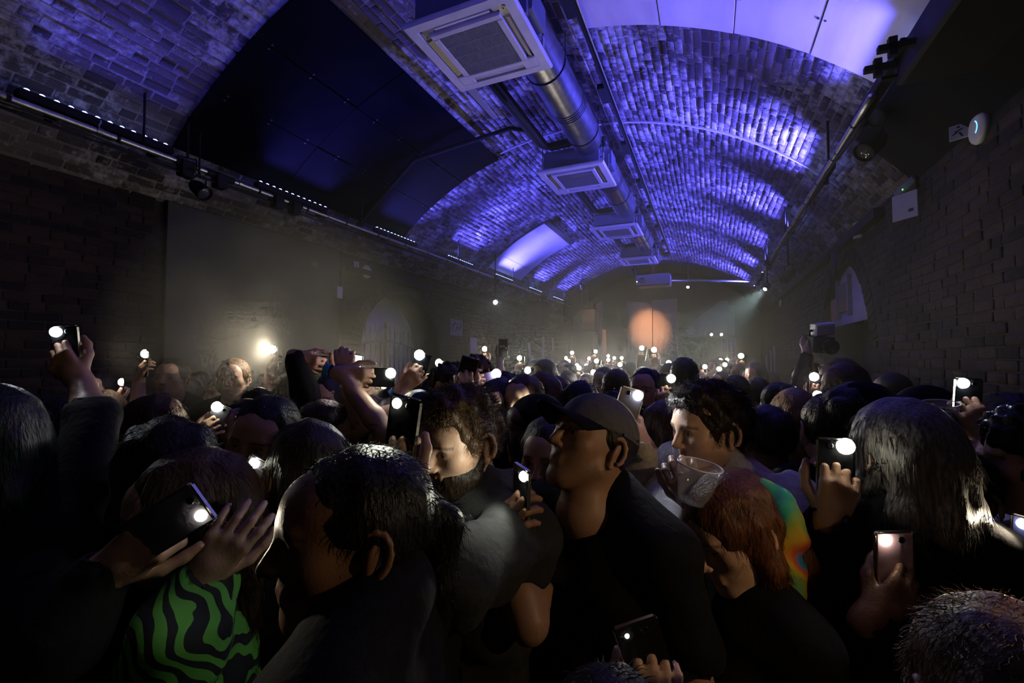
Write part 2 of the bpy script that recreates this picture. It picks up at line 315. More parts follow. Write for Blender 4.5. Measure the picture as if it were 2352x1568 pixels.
# ---------------------------------------------------------------- ceiling cassette air conditioners
AX, AW = -1.665, 0.91; AZ = CAMZ+2.5
M_acw = mat('cream plastic panel', (0.66, 0.62, 0.55), 0.5, noise=(0.58, 0.54, 0.48), nscale=6)
M_acd = mat('dark grille', (0.022, 0.022, 0.024), 0.6)
M_acs = mat('grille slat', (0.19, 0.175, 0.165), 0.55)
M_vane = mat('yellowed vane', (0.50, 0.43, 0.27), 0.5)
M_bracket = mat('zinc bracket', (0.55, 0.53, 0.45), 0.4, 0.6)
M_body = mat('insulated steel casing', (0.13, 0.14, 0.17), 0.5, 0.3)
def make_ac(y0):
    cx, cy = AX, y0+AW/2; e = empty('air_conditioner', (cx, cy, AZ), None, 'air conditioner', 'ceiling cassette air conditioners'); P = lambda o: loc_parent(o, e)
    h = AW/2; m = MB()                                              # panel: outer frame with a chamfered rim
    def ring(r0, z0, r1, z1):
        v = [(cx+sx*r0, cy+sy*r0, AZ+z0) for sx, sy in ((-1, -1), (1, -1), (1, 1), (-1, 1))]+[(cx+sx*r1, cy+sy*r1, AZ+z1) for sx, sy in ((-1, -1), (1, -1), (1, 1), (-1, 1))]
        m.add(v, [(i, (i+1) % 4, 4+(i+1) % 4, 4+i) for i in range(4)])
    ring(h, .035, h, .018); ring(h, .018, h-.012, 0.0); ring(h-.012, 0, h-.085, 0.0); ring(h-.085, 0, h-.088, .03); ring(h, .035, h-.16, .05)
    P(m.build('panel_frame', M_acw))
    m = MB(); t = h-.088                                            # the four air slots are dark wells with a vane each
    m.box((cx-t, cy-t, AZ+.05), (cx+t, cy+t, AZ+.062)); P(m.build('slot_well', M_acd))
    g = 0.250                                                       # intake grille with its own frame
    m = MB(); r = g+.050
    for s in (-1, 1):
        m.box((cx-r, cy+s*g+(0 if s > 0 else -.050), AZ-.004), (cx+r, cy+s*g+(.050 if s > 0 else 0), AZ+.05), bev=.005)
        m.box((cx+s*g+(0 if s > 0 else -.050), cy-g, AZ-.004), (cx+s*g+(.050 if s > 0 else 0), cy+g, AZ+.05), bev=.005)
    gf = P(m.build('grille_frame', M_acw))
    m = MB(); m.box((cx-g, cy-g, AZ+.028), (cx+g, cy+g, AZ+.034)); P(m.build('filter', M_acd))
    sl = mesh('slat', *(lambda q: (q.v, q.f))(MB().box((-.0035, -g, 0), (.0035, g, .016))), M_acs)
    for k in range(44):
        o = link('slat', sl); o.location = (cx-g+(k+.5)*2*g/44, cy, AZ); loc_parent(o, e)
    rb = mesh('grille_rib', *(lambda q: (q.v, q.f))(MB().box((-g, -.004, -.001), (g, .004, .01))), M_acs)
    for k in range(3): o = link('grille_rib', rb); o.location = (cx, cy-g+(k+1)*g/2, AZ); loc_parent(o, e)
    a = h-.088; b = g+.050                                            # border strips between slots and corner pieces
    for q, (sx, sy) in enumerate(((0, -1), (0, 1), (-1, 0), (1, 0))):   # vane in each slot
        m = MB(); L_ = .255; c = np.array([cx+sx*(a+b)/2, cy+sy*(a+b)/2, AZ+.016]); ax = np.array([sy, sx, 0.0])*1.0; ay = unit(np.array([sx, sy, -.35]))
        m.obox(c, np.abs(ax), ay, np.cross(np.abs(ax), ay), L_-.02, .015 if sx != -1 else .024, .003); P(m.build('vane', M_vane if sx == -1 else M_acw))
    for sx, sy in ((1, 1), (-1, 1)) if False else ((1, 1), (-1, 1), (1, -1), (-1, -1)):
        c = (cx+sx*(h-.150), cy+sy*(h-.150)); opened = (sx, sy) in ((1, -1), (-1, -1))
        if not opened:
            m = MB(); m.box((c[0]-.065, c[1]-.065, AZ-.002), (c[0]+.065, c[1]+.065, AZ+.03), bev=.008); P(m.build('corner_cover', M_acw))
        else:
            m = MB(); m.prism([(-.06, -.035), (.0, -.06), (.055, -.02), (.06, .05), (-.02, .06)], (c[0], c[1], AZ+.02), (sx, 0, 0), (0, 1, 0), (0, 0, .006))
            m.tube([(c[0]-.03, c[1]+.03, AZ+.02), (c[0]-.03, c[1]+.03, AZ+.008)], .006, 8); m.tube([(c[0]+.03*sx, c[1]-.01, AZ+.02), (c[0]+.03*sx, c[1]-.01, AZ+.008)], .006, 8)
            P(m.build('corner_bracket', M_bracket))
    m = MB(); m.box((cx-.38, cy-.38, AZ+.05), (cx+.38, cy+.38, AZ+.31), bev=.03); bd = P(m.build('casing', M_body))
    m = MB(); m.box((cx+.38, cy-.16, AZ+.09), (cx+.50, cy+.14, AZ+.29), bev=.01); m.box((cx+.40, cy-.2, AZ+.03), (cx+.47, cy-.16, AZ+.22)); P(m.build('drain_pump_box', M_body))
    for sx in (-1, 1):
        for sy in (-1, 1):
            x, y = cx+sx*.42, cy+sy*.30; zt = ZC+math.sqrt(RV*RV-(x-XC)**2)
            m = MB(); m.tube([(x, y, AZ+.1), (x, y, zt+.01)], .006, 6); P(m.build('hanger_rod', M_black))
            m = MB(); m.box((min(x, x-sx*.05)-.01, y-.02, AZ+.14), (max(x, x-sx*.05)+.01, y+.02, AZ+.15)); m.box((x-.008, y-.02, AZ+.10), (x+.008, y+.02, AZ+.19)); P(m.build('hanger_bracket', M_bracket))
    m = MB(); m.box((cx-.46, cy+.36, AZ+.12), (cx-.40, cy+.8, AZ+.14)); P(m.build('side_rail', M_bracket))
    return e
ac0 = make_ac(2.76); ac0['label'] = 'nearest ceiling cassette air conditioner, large cream panel with open corners'
for k, lb in ((1, 'second ceiling cassette air conditioner from the camera, black pipe over it'), (2, 'third ceiling cassette air conditioner along the vault'), (3, 'farthest ceiling cassette air conditioner, dim in the smoke')):
    copy_tree(ac0, (0, 2.95*k, 0), lb)
# ---------------------------------------------------------------- duct, lagged pipes, rail
DX, DZ = -1.43, CAMZ+2.86
e = empty('ventilation_duct', (DX, 6, DZ), 'round silver spiral duct running along the crown of the vault', 'duct')
m = MB(); pts = [(DX, y, DZ) for y in np.arange(1.0, 13.6, .25)]; m.tube(pts, .20, 24); loc_parent(m.build('pipe', M_steel, None, True), e)
for y in (1.9, 4.85, 7.2, 10.2, 12.4):
    m = MB()
    for dy in (-.06, -.02, .02, .06): m.tube([(DX, y+dy-.008, DZ), (DX, y+dy+.008, DZ)], .209, 24)
    loc_parent(m.build('ribbed_coupling', M_steel), e)
for y in (2.3, 4.1, 5.5, 7.9, 10.8):
    m = MB(); m.tube([(DX+.207*math.cos(a), y, DZ+.207*math.sin(a)) for a in np.linspace(-math.pi, 0, 13)], .006, 6)
    for s in (-1, 1): m.tube([(DX+s*.205, y, DZ), (DX+s*.205, y, ZC+math.sqrt(RV*RV-(DX+s*.205-XC)**2))], .004, 6)
    loc_parent(m.build('hanger_strap', M_black), e)
for k in range(4):
    y0 = 2.76+2.95*k; y1 = y0+2.95
    m = MB(); Zp = AZ+.33
    for dx in (0, .055):
        p = [(-2.03+dx, y0+.75, Zp), (-2.03+dx, y1-.12+dx, Zp), (-1.97+dx, y1-.02+dx, Zp), (-1.55, y1-.02+dx, Zp+.02), (-1.40+dx, y1+.02+dx, Zp+.03), (-1.27+dx, y1+.06, Zp-.01), (-1.25+dx, y1+.10, Zp-.08)]
        if k == 3: p = [(-2.03+dx, y0+.75, Zp), (-2.03+dx, y1-.3, Zp)]
        m.tube(p, .042, 10)
    o = m.build('lagged_pipe_run', M_rubber, None, True)
    tag(o, ['black lagged pipe pair from the nearest air conditioner to the second', 'black lagged pipe pair from the second air conditioner to the third', 'black lagged pipe pair from the third air conditioner to the fourth', 'black lagged pipe pair beyond the farthest air conditioner'][k], 'pipe', 'lagged refrigerant pipes')
m = MB(); m.box((-2.20, 3.5, AZ+.17), (-2.13, 4.5, AZ+.19)); m.box((-2.20, 3.5, AZ+.17), (-2.19, 4.5, AZ+.23)); tag(m.build('cable_tray', M_bracket), 'short zinc cable tray hanging past the nearest air conditioner', 'cable tray')
RX, RZ = -.335*3.0, CAMZ+3.0
e = empty('cable_rail', (RX, 6, RZ), 'black metal rail running the length of the vault right of the duct', 'rail')
m = MB(); m.box((RX-.02, .8, RZ-.02), (RX+.02, 14.6, RZ+.02)); loc_parent(m.build('rail', M_black), e)
m = MB(); m.tube([(RX+.03, .8, RZ-.022), (RX+.03, 14.6, RZ-.022)], .008, 8); loc_parent(m.build('conduit', M_alu), e)
for k, y in enumerate(np.arange(2.0, 14, 1.45)):
    m = MB(); m.box((RX-.10, y, RZ-.03), (RX-.02, y+.32, RZ+.03)); m.tube([(RX-.06, y+.1, RZ+.03), (RX-.06, y+.1, RZ+.14)], .005, 6); loc_parent(m.build('junction_box', M_black), e)
m = MB(); m.tube([(-2.0, 5.42, AZ+.42), (-2.35, 5.35, CAMZ+3.0), (-3.54, 4.92, CAMZ+2.62), (-3.60, 4.92, CAMZ+2.58), (-4.44, 5.0, CAMZ+2.0), (-4.62, 5.02, CAMZ+1.85)], .028, 8)
tag(m.build('drain_pipe', M_rubber, None, True), 'black drain pipe crossing the black ceiling board down to the left truss', 'pipe')
# ---------------------------------------------------------------- lighting tubes along both sides
TL = (-4.31, CAMZ+1.75); TR = (1.02, CAMZ+1.75)
M_led = mat('blue led', (0.1, 0.1, 0.5), 0.3, emit=((0.24, 0.32, 1.0), 9.0))
def truss(side, X, Z, y0, y1, gaps, label):
    e = empty('lighting_tube', (X, (y0+y1)/2, Z), label, 'lighting rail'); sg = -1 if side == 'left' else 1
    m = MB(); m.tube([(X, y, Z) for y in np.linspace(y0, y1, 30)], .0242, 14); loc_parent(m.build('tube', M_alu, None, True), e)
    for a, b in gaps:
        m = MB(); m.tube([(X, a, Z), (X, b, Z)], .034, 10); m.box((X-.05, (a+b)/2-.05, Z-.12), (X+.05, (a+b)/2+.05, Z+.02), bev=.01); loc_parent(m.build('fixture_clamp', M_black), e)
    for k, y in enumerate(np.arange(y0+.4, y1, .62)):
        m = MB(); m.tube([(X, y-.012, Z), (X, y+.012, Z)], .0262, 10); loc_parent(m.build('tape_band', M_black), e)
    for k, y in enumerate(np.arange(y0+.9, y1, 1.15)):              # half-coupler with wing bolt
        m = MB(); m.tube([(X, y-.02, Z), (X, y+.02, Z)], .031, 10); m.tube([(X, y, Z+.02), (X, y, Z+.075)], .006, 6); m.box((X-.022, y-.006, Z+.06), (X+.022, y+.006, Z+.085)); loc_parent(m.build('coupler', M_steel), e)
    for y in np.arange(y0+1.2, y1, 2.6):
        xs = X+sg*.02; zt = ZC+math.sqrt(max(.1, RV*RV-(xs-XC)**2)); m = MB(); m.tube([(X, y, Z+.02), (X+sg*.0, y, zt+.02)], .010, 8); loc_parent(m.build('drop_rod', M_black), e)
    m = MB()
    for j in range(3):                                             # sagging cable taped under the tube
        pts = []
        for y in np.linspace(y0+.2, y1-.2, 46): pts.append((X+.02*math.sin(y*2+j), y, Z-.035-.035*abs(math.sin(y*1.9+j*1.7))-.012*j))
        m.tube(pts, .007, 5)
    loc_parent(m.build('cable', M_rubber, None, True), e); return e
truss('left', *TL, 1.0, 15.2, [(2.45, 2.62), (2.72, 2.98), (3.42, 3.55), (3.62, 3.80), (8.9, 9.3), (11.9, 12.4)], 'aluminium lighting tube along the left wall')
truss('right', *TR, 3.7, 10.2, [(9.2, 9.7)], 'aluminium lighting tube along the right wall')
BAR_Y = [1.50, 3.34, 5.22, 7.22, 9.28, 11.4, 13.45, 15.0]
def led_bar(side, k, y):
    sg = 1 if side == 'left' else -1; X = -4.43 if side == 'left' else 1.10; Z = CAMZ+1.90; L_ = .96
    pos = ['nearest the camera', 'second', 'third', 'fourth', 'fifth', 'sixth', 'seventh', 'farthest'][k]
    e = empty('led_bar', (X, y+L_/2, Z), f'blue led wall-washer bar on the {side} lighting tube, {pos}' + ('' if k in (0, 7) else ' from the camera'), 'led bar', 'blue led bars washing the vault')
    m = MB(); m.box((X-.04, y-.02, Z-.075), (X+.04, y+L_+.02, Z-.006), bev=.008); loc_parent(m.build('housing', M_black), e)
    for q in (.15, L_-.15):
        m = MB(); m.box((X-.012, y+q-.02, Z-.16), (X+.012, y+q+.02, Z-.07)); xt = TL[0] if side == 'left' else TR[0]; m.box((min(X, xt)-.012, y+q-.02, Z-.165), (max(X, xt)+.012, y+q+.02, Z-.145)); loc_parent(m.build('mounting_bracket', M_black), e)
    lm = mesh('led', *(lambda q: (q.v, q.f))(MB().lathe([(.019, -.004), (.019, .004), (.012, .012), (0, .015)], (0, 0, 0), (0, 0, 1), 10)), M_led)
    for q in range(12):
        o = link('led', lm); o.location = (X, y+.03+q*(L_-.06)/11, Z); loc_parent(o, e)
    d = unit((sg*.82, 0, .57))
    light_obj('led_light', 'AREA', (X, y+L_/2, Z+.03), d, BLUE_W*((.10, .34, .55)[k] if side == 'left' and k < 3 else ((.30, .40)[k] if side == 'right' and k < 2 else (1.3 if side == 'right' else 1.0))), (0.095, 0.088, 1.0), e, shape='RECTANGLE', size=L_*.95, size_y=.05, spread=math.radians(76))
for k, y in enumerate(BAR_Y[:7]):
    for side in ('left', 'right'): led_bar(side, k, y)
# ---------------------------------------------------------------- lamps hung from the tubes
def par_lamp(p, aim, label, r=.075, L_=.16, lens=None, power=0, col=(1, 1, 1), spot=40, cat='stage lamp', name='stage_lamp', yoke=True):
    p = np.asarray(p, float); d = unit(aim); e = empty(name, p, label, cat)
    m = MB(); m.lathe([(0, -L_), (r*.6, -L_), (r*.9, -L_*.7), (r, 0), (r*1.05, .01), (r*.92, .012), (r*.85, -.01)], p, d, 18); loc_parent(m.build('can', M_black, None, False), e)
    m = MB(); m.lathe([(r*.88, -.008), (r*.5, 0.004), (0, .008)], p, d, 18); loc_parent(m.build('lens', lens or mat('dark lens', (0.05, 0.05, 0.06), .08), None, True), e)
    if yoke:
        s = unit(np.cross(d, (0, 0, 1))); c = p-d*L_*.5; m = MB(); m.tube([c-s*r*1.15, c-s*r*1.15+np.array([0, 0, r*1.6]), c+s*r*1.15+np.array([0, 0, r*1.6]), c+s*r*1.15], .008, 6); m.tube([c+np.array([0, 0, r*1.6]), c+np.array([0, 0, r*1.6+.07])], .012, 6); loc_parent(m.build('yoke', M_black), e)
        zt = ZC+math.sqrt(max(.2, RV*RV-(c[0]-XC)**2)); m = MB(); m.tube([c+np.array([0, 0, r*1.6+.06]), (c[0], c[1], zt+.01)], .010, 6); loc_parent(m.build('drop_rod', M_black), e)
    if power: light_obj('beam', 'SPOT', p+d*.02, d, power, col, e, spot_size=math.radians(spot), spot_blend=1.0, shadow_soft_size=.05)
    return e
M_lensw = mat('lit lens', (.8, .85, 1), .2, emit=((.75, .9, 1.0), 14))
p = onX(1138, 694, -4.2); par_lamp(p, unit(at(1160, 720, 7)-p), 'black moving-head lamp shining white under the left lighting tube', .055, .22, M_lensw, 30, (.8, .92, 1), 30)
p = onX(1757, 664, .95); par_lamp(p, unit(np.array([-2.0, -3.2, -1.9])), 'white beam lamp at the far end of the right lighting tube', .04, .2, M_lensw, 260, (.62, .92, .95), 34)
p = onX(432, 398, -4.3); par_lamp(p, (.5, -.2, -.8), 'small black par can with a violet lens under the left tube', .06, .14, mat('violet lens', (.1, .1, .3), .2, emit=((.35, .3, 1), 1.0)))
p = onX(470, 445, -4.3); par_lamp(p, (.7, .2, -.6), 'black par can hanging lower beside the violet one', .07, .16)
for k, (x, y, X, lb) in enumerate([(1300, 738, -4.2, 'black spot lamp nearest the back at the left tube end'), (1340, 745, -4.1, 'black lamp next to the flown speaker by the back wall'), (1985, 350, 1.15, 'black par can on the right wall under the tube end'), (2010, 270, 1.2, 'black par can high on the right wall by the access point'), (1800, 640, 1.0, 'black par can far along the right lighting tube')]):
    p = onX(x, y, X); par_lamp(p, (.6 if X < 0 else -.6, -.3, -.6), lb, .08, .2)
def cabinet(name, label, lo, hi, cat='speaker'):
    e = empty(name, ((lo[0]+hi[0])/2, (lo[1]+hi[1])/2, lo[2]), label, cat); m = MB(); m.box(lo, hi, bev=.02); loc_parent(m.build('cabinet', M_black), e)
    m = MB(); m.box((lo[0]+.03, lo[1]-.012, lo[2]+.03), (hi[0]-.03, lo[1]+.001, hi[2]-.03), bev=.005); loc_parent(m.build('grille', mat('speaker grille', (.02, .02, .022), .5, .3, noise=(.005, .005, .005), nscale=260)), e)
    m = MB(); m.tube([((lo[0]+hi[0])/2, (lo[1]+hi[1])/2, hi[2]), ((lo[0]+hi[0])/2, (lo[1]+hi[1])/2, max(hi[2]+.02, ZC+math.sqrt(max(.2, RV*RV-((lo[0]+hi[0])/2-XC)**2))))], .012, 6); m.box((lo[0]-.01, (lo[1]+hi[1])/2-.03, hi[2]-.1), (hi[0]+.01, (lo[1]+hi[1])/2+.03, hi[2]+.015)); loc_parent(m.build('hanging_bracket', M_black), e); return e
cabinet('flown_speaker', 'black box speaker hanging on the left wall below the tube', (-4.75, 12.0, 2.75), (-4.25, 12.5, 3.42))
cabinet('flown_speaker', 'black box speaker at the far left before the back wall', (-4.0, 15.2, 2.75), (-3.55, 15.6, 3.5))
cabinet('flown_speaker', 'large black flown speaker at the near end of the right tube', (1.09, 1.7, 3.50), (1.50, 3.5, 3.72))
for (x, y, lb) in ((2050, 108, 'upper'), (2016, 156, 'lower')):      # clamps that stand out against the plywood
    m = MB(); p = onX(x, y, .99); m.box((p[0]-.07, p[1]-.018, p[2]-.018), (p[0]+.10, p[1]+.018, p[2]+.018)); m.box((p[0]-.02, p[1]-.018, p[2]-.055), (p[0]+.02, p[1]+.018, p[2]+.055)); tag(m.build('rigging_clamp', M_black), lb+' black cross-shaped rigging clamp by the large flown speaker', 'clamp')
o = arc_solid(43.9, AMAX+1, -1.0, 4.9, 0.012, 0.03, 8).build('black_drape', mat('black drape', (.008, .008, .009), .95, spec=.1, bump=.4, nscale=4, stretch=(1, 4, .3))); tag(o, 'black drape hanging behind the large flown speaker', 'drape')
# wooden offcut glimpsed at upper right
tri = [onX(x, y, 1.57) for x, y in ((2130, 176), (2228, 167), (2175, 236), (2155, 212), (2131, 207))]
m = MB(); n = len(tri); v = [np.array(q) for q in tri]+[np.array(q)+np.array([.02, 0, 0]) for q in tri]; m.add(v, [tuple(range(n)), tuple(range(2*n-1, n-1, -1))]+[(i, n+i, n+(i+1) % n, (i+1) % n) for i in range(n)])
tag(m.build('timber_board', mat('brown timber', (.30, .17, .08), .7, noise=(.22, .12, .06), nscale=8)), 'brown timber board showing between the black drapes at upper right', 'board')
# ---------------------------------------------------------------- fittings on the walls
def disc_ap(p, out, label, lit):
    e = empty('wireless_access_point', p, label, 'access point'); m = MB(); r = .105
    m.lathe([(r*.96, 0), (r, .012), (r*.93, .026), (r*.6, .036), (0, .04)], p, out, 32); loc_parent(m.build('shell', M_whitepl, None, True), e)
    up = np.array([0, 0, 1.0]); sd = np.cross(up, out); m = MB()
    m.tube([np.asarray(p)+np.asarray(out)*.037+(sd*math.cos(a)+up*math.sin(a))*r*.40 for a in np.linspace(-1.1, 1.1, 14)], .004, 6)
    loc_parent(m.build('light_ring', mat('blue ring '+str(lit), (.1, .3, .8), .3, emit=((.15, .55, 1), lit))), e)
disc_ap(onX(2254, 292, XR-.01), (-1, 0, 0), 'round white access point with a blue light ring high on the right wall', 2.2)
disc_ap(onX(841, 624, XL+.01), (1, 0, 0), 'round white access point on the left wall above the gate arch', .5)
def plate(name, label, p, out, wdt, hgt, th=.012, mt=None, cat='sign', mark=None):
    e = empty(name, p, label, cat); out = np.asarray(out, float); sd = np.cross((0, 0, 1.0), out); m = MB(); m.obox(np.asarray(p)+out*th/2, sd, np.array([0, 0, 1.0]), out, wdt/2, hgt/2, th/2, bev=.002); loc_parent(m.build('plate', mt or M_whitepl), e)
    if mark:
        m = MB()
        for poly in mark: m.prism([(u*wdt, v*hgt) for u, v in poly], np.asarray(p)+out*(th+.0005), sd, (0, 0, 1.0), out*.001)
        loc_parent(m.build('printed_mark', mat('black print', (.02, .02, .02), .6)), e)
    return e
RUN = [[(-.1, .25), (.05, .25), (.05, .38), (-.1, .38)], [(-.22, -.05), (.2, .12), (.2, .2), (-.2, .06)], [(-.05, -.05), (.07, -.05), (.22, -.35), (.12, -.38)], [(-.3, -.2), (-.05, -.02), (-.1, .04), (-.35, -.14)]]
plate('exit_sign', 'small white running-man sign beside the round access point on the right wall', onX(2204, 303, XR-.06), unit((-.55, -.83, 0)), .10, .10, mark=RUN)
plate('exit_sign', 'small white running-man sign above the gate arch on the left wall', onX(818, 608, XL+.01), (1, 0, 0), .10, .10, mark=RUN)
plate('notice', 'tilted white notice board under the emergency lamp on the right wall', onX(2080, 473, XR-.10), unit((-.8, -.6, 0)), .20, .22, mark=[[(.15, -.28), (.34, -.28), (.34, -.16), (.15, -.16)]])
plate('notice', 'small white card on the right wall near the tube end', onX(1970, 528, XR-.05), unit((-.8, -.6, 0)), .10, .19)
plate('notice', 'pale little card high on the right wall toward the back', onX(1793, 695, XR-.03), (-1, 0, 0), .3, .16)
plate('switch_box', 'white switch box on the vertical pipe of the left wall', onX(775, 672, XL+.06), (1, 0, 0), .10, .17, .05, cat='switch')
plate('sign_board', 'pale poster with dark lettering on the left wall past the gate arch', onX(1048, 752, XL+.01), (1, 0, 0), .5, .34, .012, mat('faded poster', (.33, .31, .28), .7), 'poster',
      mark=[[(-.4, .1), (-.2, .32), (-.05, .3), (-.25, .05)], [(-.38, -.3), (-.3, -.3), (-.3, .05), (-.38, .05)], [(-.15, -.25), (.05, .28), (.14, .28), (-.04, -.25)], [(.12, -.2), (.35, .3), (.42, .25), (.2, -.22)], [(.05, -.05), (.4, -.0), (.4, .06), (.05, .02)]])
plate('notice', 'slim brown card on the dark left wall under the lighting tube', onX(743, 525, XL+.30), unit((.7, -.7, .1)), .26, .05, mt=mat('brown card', (.35, .2, .13), .7))
m = MB(); p = onX(723, 606, XL+.055)
for a in (.5, 1.9, 2.9): m.obox(p, np.array([0, math.cos(a), math.sin(a)]), np.array([0, -math.sin(a), math.cos(a)]), np.array([1.0, 0, 0]), .07, .008, .003)
tag(m.build('star_mark', mat('yellow paint', (.35, .28, .05), .7)), 'yellow star-shaped paint mark on the dark plaster wall', 'mark')
m = MB(); m.tube([(XL+.06, 5.06, 0), (XL+.06, 5.06, ZS)], .022, 8)
for z in (1.2, 2.2, 3.1): m.box((XL, 5.02, z), (XL+.07, 5.10, z+.03))
tag(m.build('wall_pipe', M_black), 'dark vertical pipe on the left wall beside the plaster', 'pipe')
m = MB(); m.box((XL+.0, 5.2, 3.12), (XL+.07, 15.5, 3.2)); tag(m.build('cable_trunking', M_black), 'black cable trunking along the top of the left wall', 'trunking')
m = MB(); m.box((XR-.10, 5.6, 3.23), (XR+.0, 15.5, 3.33)); tag(m.build('cable_trunking', M_black), 'black cable trunking along the top of the right wall', 'trunking')
m = MB(); P0 = onX(1925, 590, XR-.08)
for k in range(7): m.tube([P0+np.array([-.02, .25-.06*k, .12]), P0+np.array([-.05, .1-.03*k, -.02-.03*k]), P0+np.array([-.03, -.15+.02*k, -.16-.02*k]), P0+np.array([-.02, -.5+.03*k, -.05+.01*k])], .011, 6)
tag(m.build('cable_loop', M_rubber, None, True), 'hank of black cable looped above the right archway', 'cable')
# emergency lamp
p = onX(2083, 430, XR-.05); e = empty('emergency_lamp', p, 'glass emergency lamp above the tilted notice on the right wall', 'lamp')
m = MB(); m.obox(p, unit((-.3, .6, -.3)), unit((-.8, -.5, 0)), unit(np.cross(unit((-.3, .6, -.3)), unit((-.8, -.5, 0)))), .10, .035, .035, bev=.01); loc_parent(m.build('glass_cover', mat('ribbed glass', (.7, .75, .7), .12, spec=1.0, trans=.6)), e)
m = MB(); m.box((XR-.03, p[1]-.12, p[2]-.05), (XR, p[1]+.12, p[2]+.06)); m.tube([p, (XR, p[1], p[2])], .015, 6); loc_parent(m.build('back_box', M_black), e)
m = MB(); m.lathe([(.007, 0), (.005, .004), (0, .006)], p+np.array([-.045, -.05, -.03]), (-1, -.3, 0), 8); loc_parent(m.build('green_led', mat('green led', (.1, .6, .2), .3, emit=((.15, 1, .3), 3))), e)
# ---------------------------------------------------------------- left archway: white infill and spiked gate
y0, y1, zs = OPEN['left']; c0, r0 = (y0+y1)/2, (y1-y0)/2
poly = [(-r0-.02, 0), (r0+.02, 0)] + [((r0+.02)*math.cos(a), zs+(r0+.02)*math.sin(a)) for a in np.linspace(0, math.pi, 25)]
m = MB(); m.prism(poly, (XL-.58, c0, 0), (0, 1, 0), (0, 0, 1), (-.04, 0, 0)); tag(m.build('door_1', mat('white infill', (.80, .78, .80), .7, noise=(.70, .68, .70), nscale=3)), kind='structure')
e = empty('iron_gate', (XL-.42, c0, 0), 'black spiked iron gate in the left archway', 'gate'); gx = XL-.42
for k in range(17):
    y = y0+.06+k*(y1-y0-.12)/16; u = (y-c0)/r0; top = 2.28-.22*u*u; r = .011
    if k == 8: top += .06; r = .03
    if k == 4: top += .16
    m = MB(); m.tube([(gx, y, .05), (gx, y, top), (gx, y, top+.015), (gx, y, top+.16)], [r, r, r*1.35, .002], 8); loc_parent(m.build('bar', M_black), e)
for zf in (.25, None):
    m = MB(); pts = []
    for y in np.linspace(y0+.03, y1-.03, 20): u = (y-c0)/r0; pts.append((gx, y, zf or 2.12-.22*u*u))
    m.tube(pts, .014, 8); loc_parent(m.build('rail', M_black), e)
# ---------------------------------------------------------------- right archway: white boarded head over a dark passage
y0, y1, zs = OPEN['right']; c0, r0 = (y0+y1)/2, (y1-y0)/2; zb = 2.28
a0 = math.asin((zb-zs)/r0); poly = [((r0+.02)*math.cos(a), zs+(r0+.02)*math.sin(a)) for a in np.linspace(a0, math.pi-a0, 24)]
e = empty('door_2', (XR+.12, c0, zb)); e['kind'] = 'structure'
m = MB(); m.prism(poly, (XR+.10, c0, 0), (0, 1, 0), (0, 0, 1), (.03, 0, 0)); loc_parent(m.build('boarding', mat('white boarding', (.60, .58, .60), .7, noise=(.5, .48, .5), nscale=3)), e)
m = MB(); m.box((XR+.06, c0-.02, zb+.18), (XR+.10, c0+.50, zs+r0-.20)); loc_parent(m.build('dark_pane', mat('dark pane', (.07, .075, .09), .3)), e)
for y in (c0-.06, c0+.50): m = MB(); m.box((XR+.05, y, zb+.10), (XR+.101, y+.05, zs+r0-.12)); loc_parent(m.build('pane_frame', mat('pane frame', (.4, .4, .42), .5)), e)
m = MB(); m.box((XR+.05, c0+.58, zb+.10), (XR+.075, c0+.86, zb+.40)); loc_parent(m.build('orange_notice', mat('orange notice', (.62, .33, .12), .6, noise=(.5, .27, .1), nscale=30)), e)
m = MB(); m.box((XR+.5, y0-.1, 0), (XR+.56, y1+.1, zb+.4)); tag(m.build('door_3', mat('dark passage', (.03, .035, .04), .9)), kind='structure')
# ---------------------------------------------------------------- far end: boards, stairs wall, lattice, hung projector
M_stageb = mat('buff stage board', (.60, .42, .33), .75, noise=(.52, .36, .28), nscale=1.5)
M_stagew = mat('grey white partition', (.42, .40, .37), .8, noise=(.35, .33, .31), nscale=1.5)
def board(name, label, px, Y, th=.05, mt=None, cat='board', skew=0.0):
    P_ = [onY(x, y, Y) for x, y in px]; P_ = [q+np.array([0, skew*(q[0]-P_[0][0]), 0]) for q in P_]; P_ = [np.array([q[0], q[1], 0.0]) if p_[1] > 800 else q for q, p_ in zip(P_, px)]; n = len(P_); m = MB(); v = P_+[q+np.array([0, th, 0]) for q in P_]
    m.add(v, [tuple(range(n)), tuple(range(2*n-1, n-1, -1))]+[(i, n+i, n+(i+1) % n, (i+1) % n) for i in range(n)]); return tag(m.build(name, mt or M_stageb), label, cat)
board('stage_board', 'buff board with the warm light patch, left of the corner', [(1441, 830), (1441, 690), (1497, 697), (1497, 830)], 16.6, skew=.10)
board('stage_board', 'buff board with the warm light patch, right of the corner', [(1497, 830), (1497, 690), (1556, 686), (1556, 830)], 16.85, skew=-.12)
board('stage_board', 'short buff board at the left of the far end', [(1366, 830), (1366, 748), (1392, 758), (1392, 830)], 16.3)
board('stage_board', 'tall narrow orange-lit board at the left of the far end', [(1362, 830), (1362, 706), (1382, 690), (1382, 830)], 16.9)
board('partition', 'pale sloping stair wall at the right of the far end', [(1560, 772), (1600, 732), (1655, 690), (1672, 690), (1672, 772)], 16.8, mt=M_stagew, cat='partition')
board('partition', 'pale narrow wall right of the stair wall', [(1673, 772), (1673, 700), (1688, 702), (1688, 772)], 16.7, mt=M_stagew, cat='partition')
board('drape', 'dark drape between the buff boards at the far end', [(1394, 840), (1394, 690), (1440, 690), (1440, 840)], 16.95, mt=mat('dark drape', (.05, .04, .035), .9, bump=.6, nscale=3, stretch=(5, 1, .2)), cat='drape')
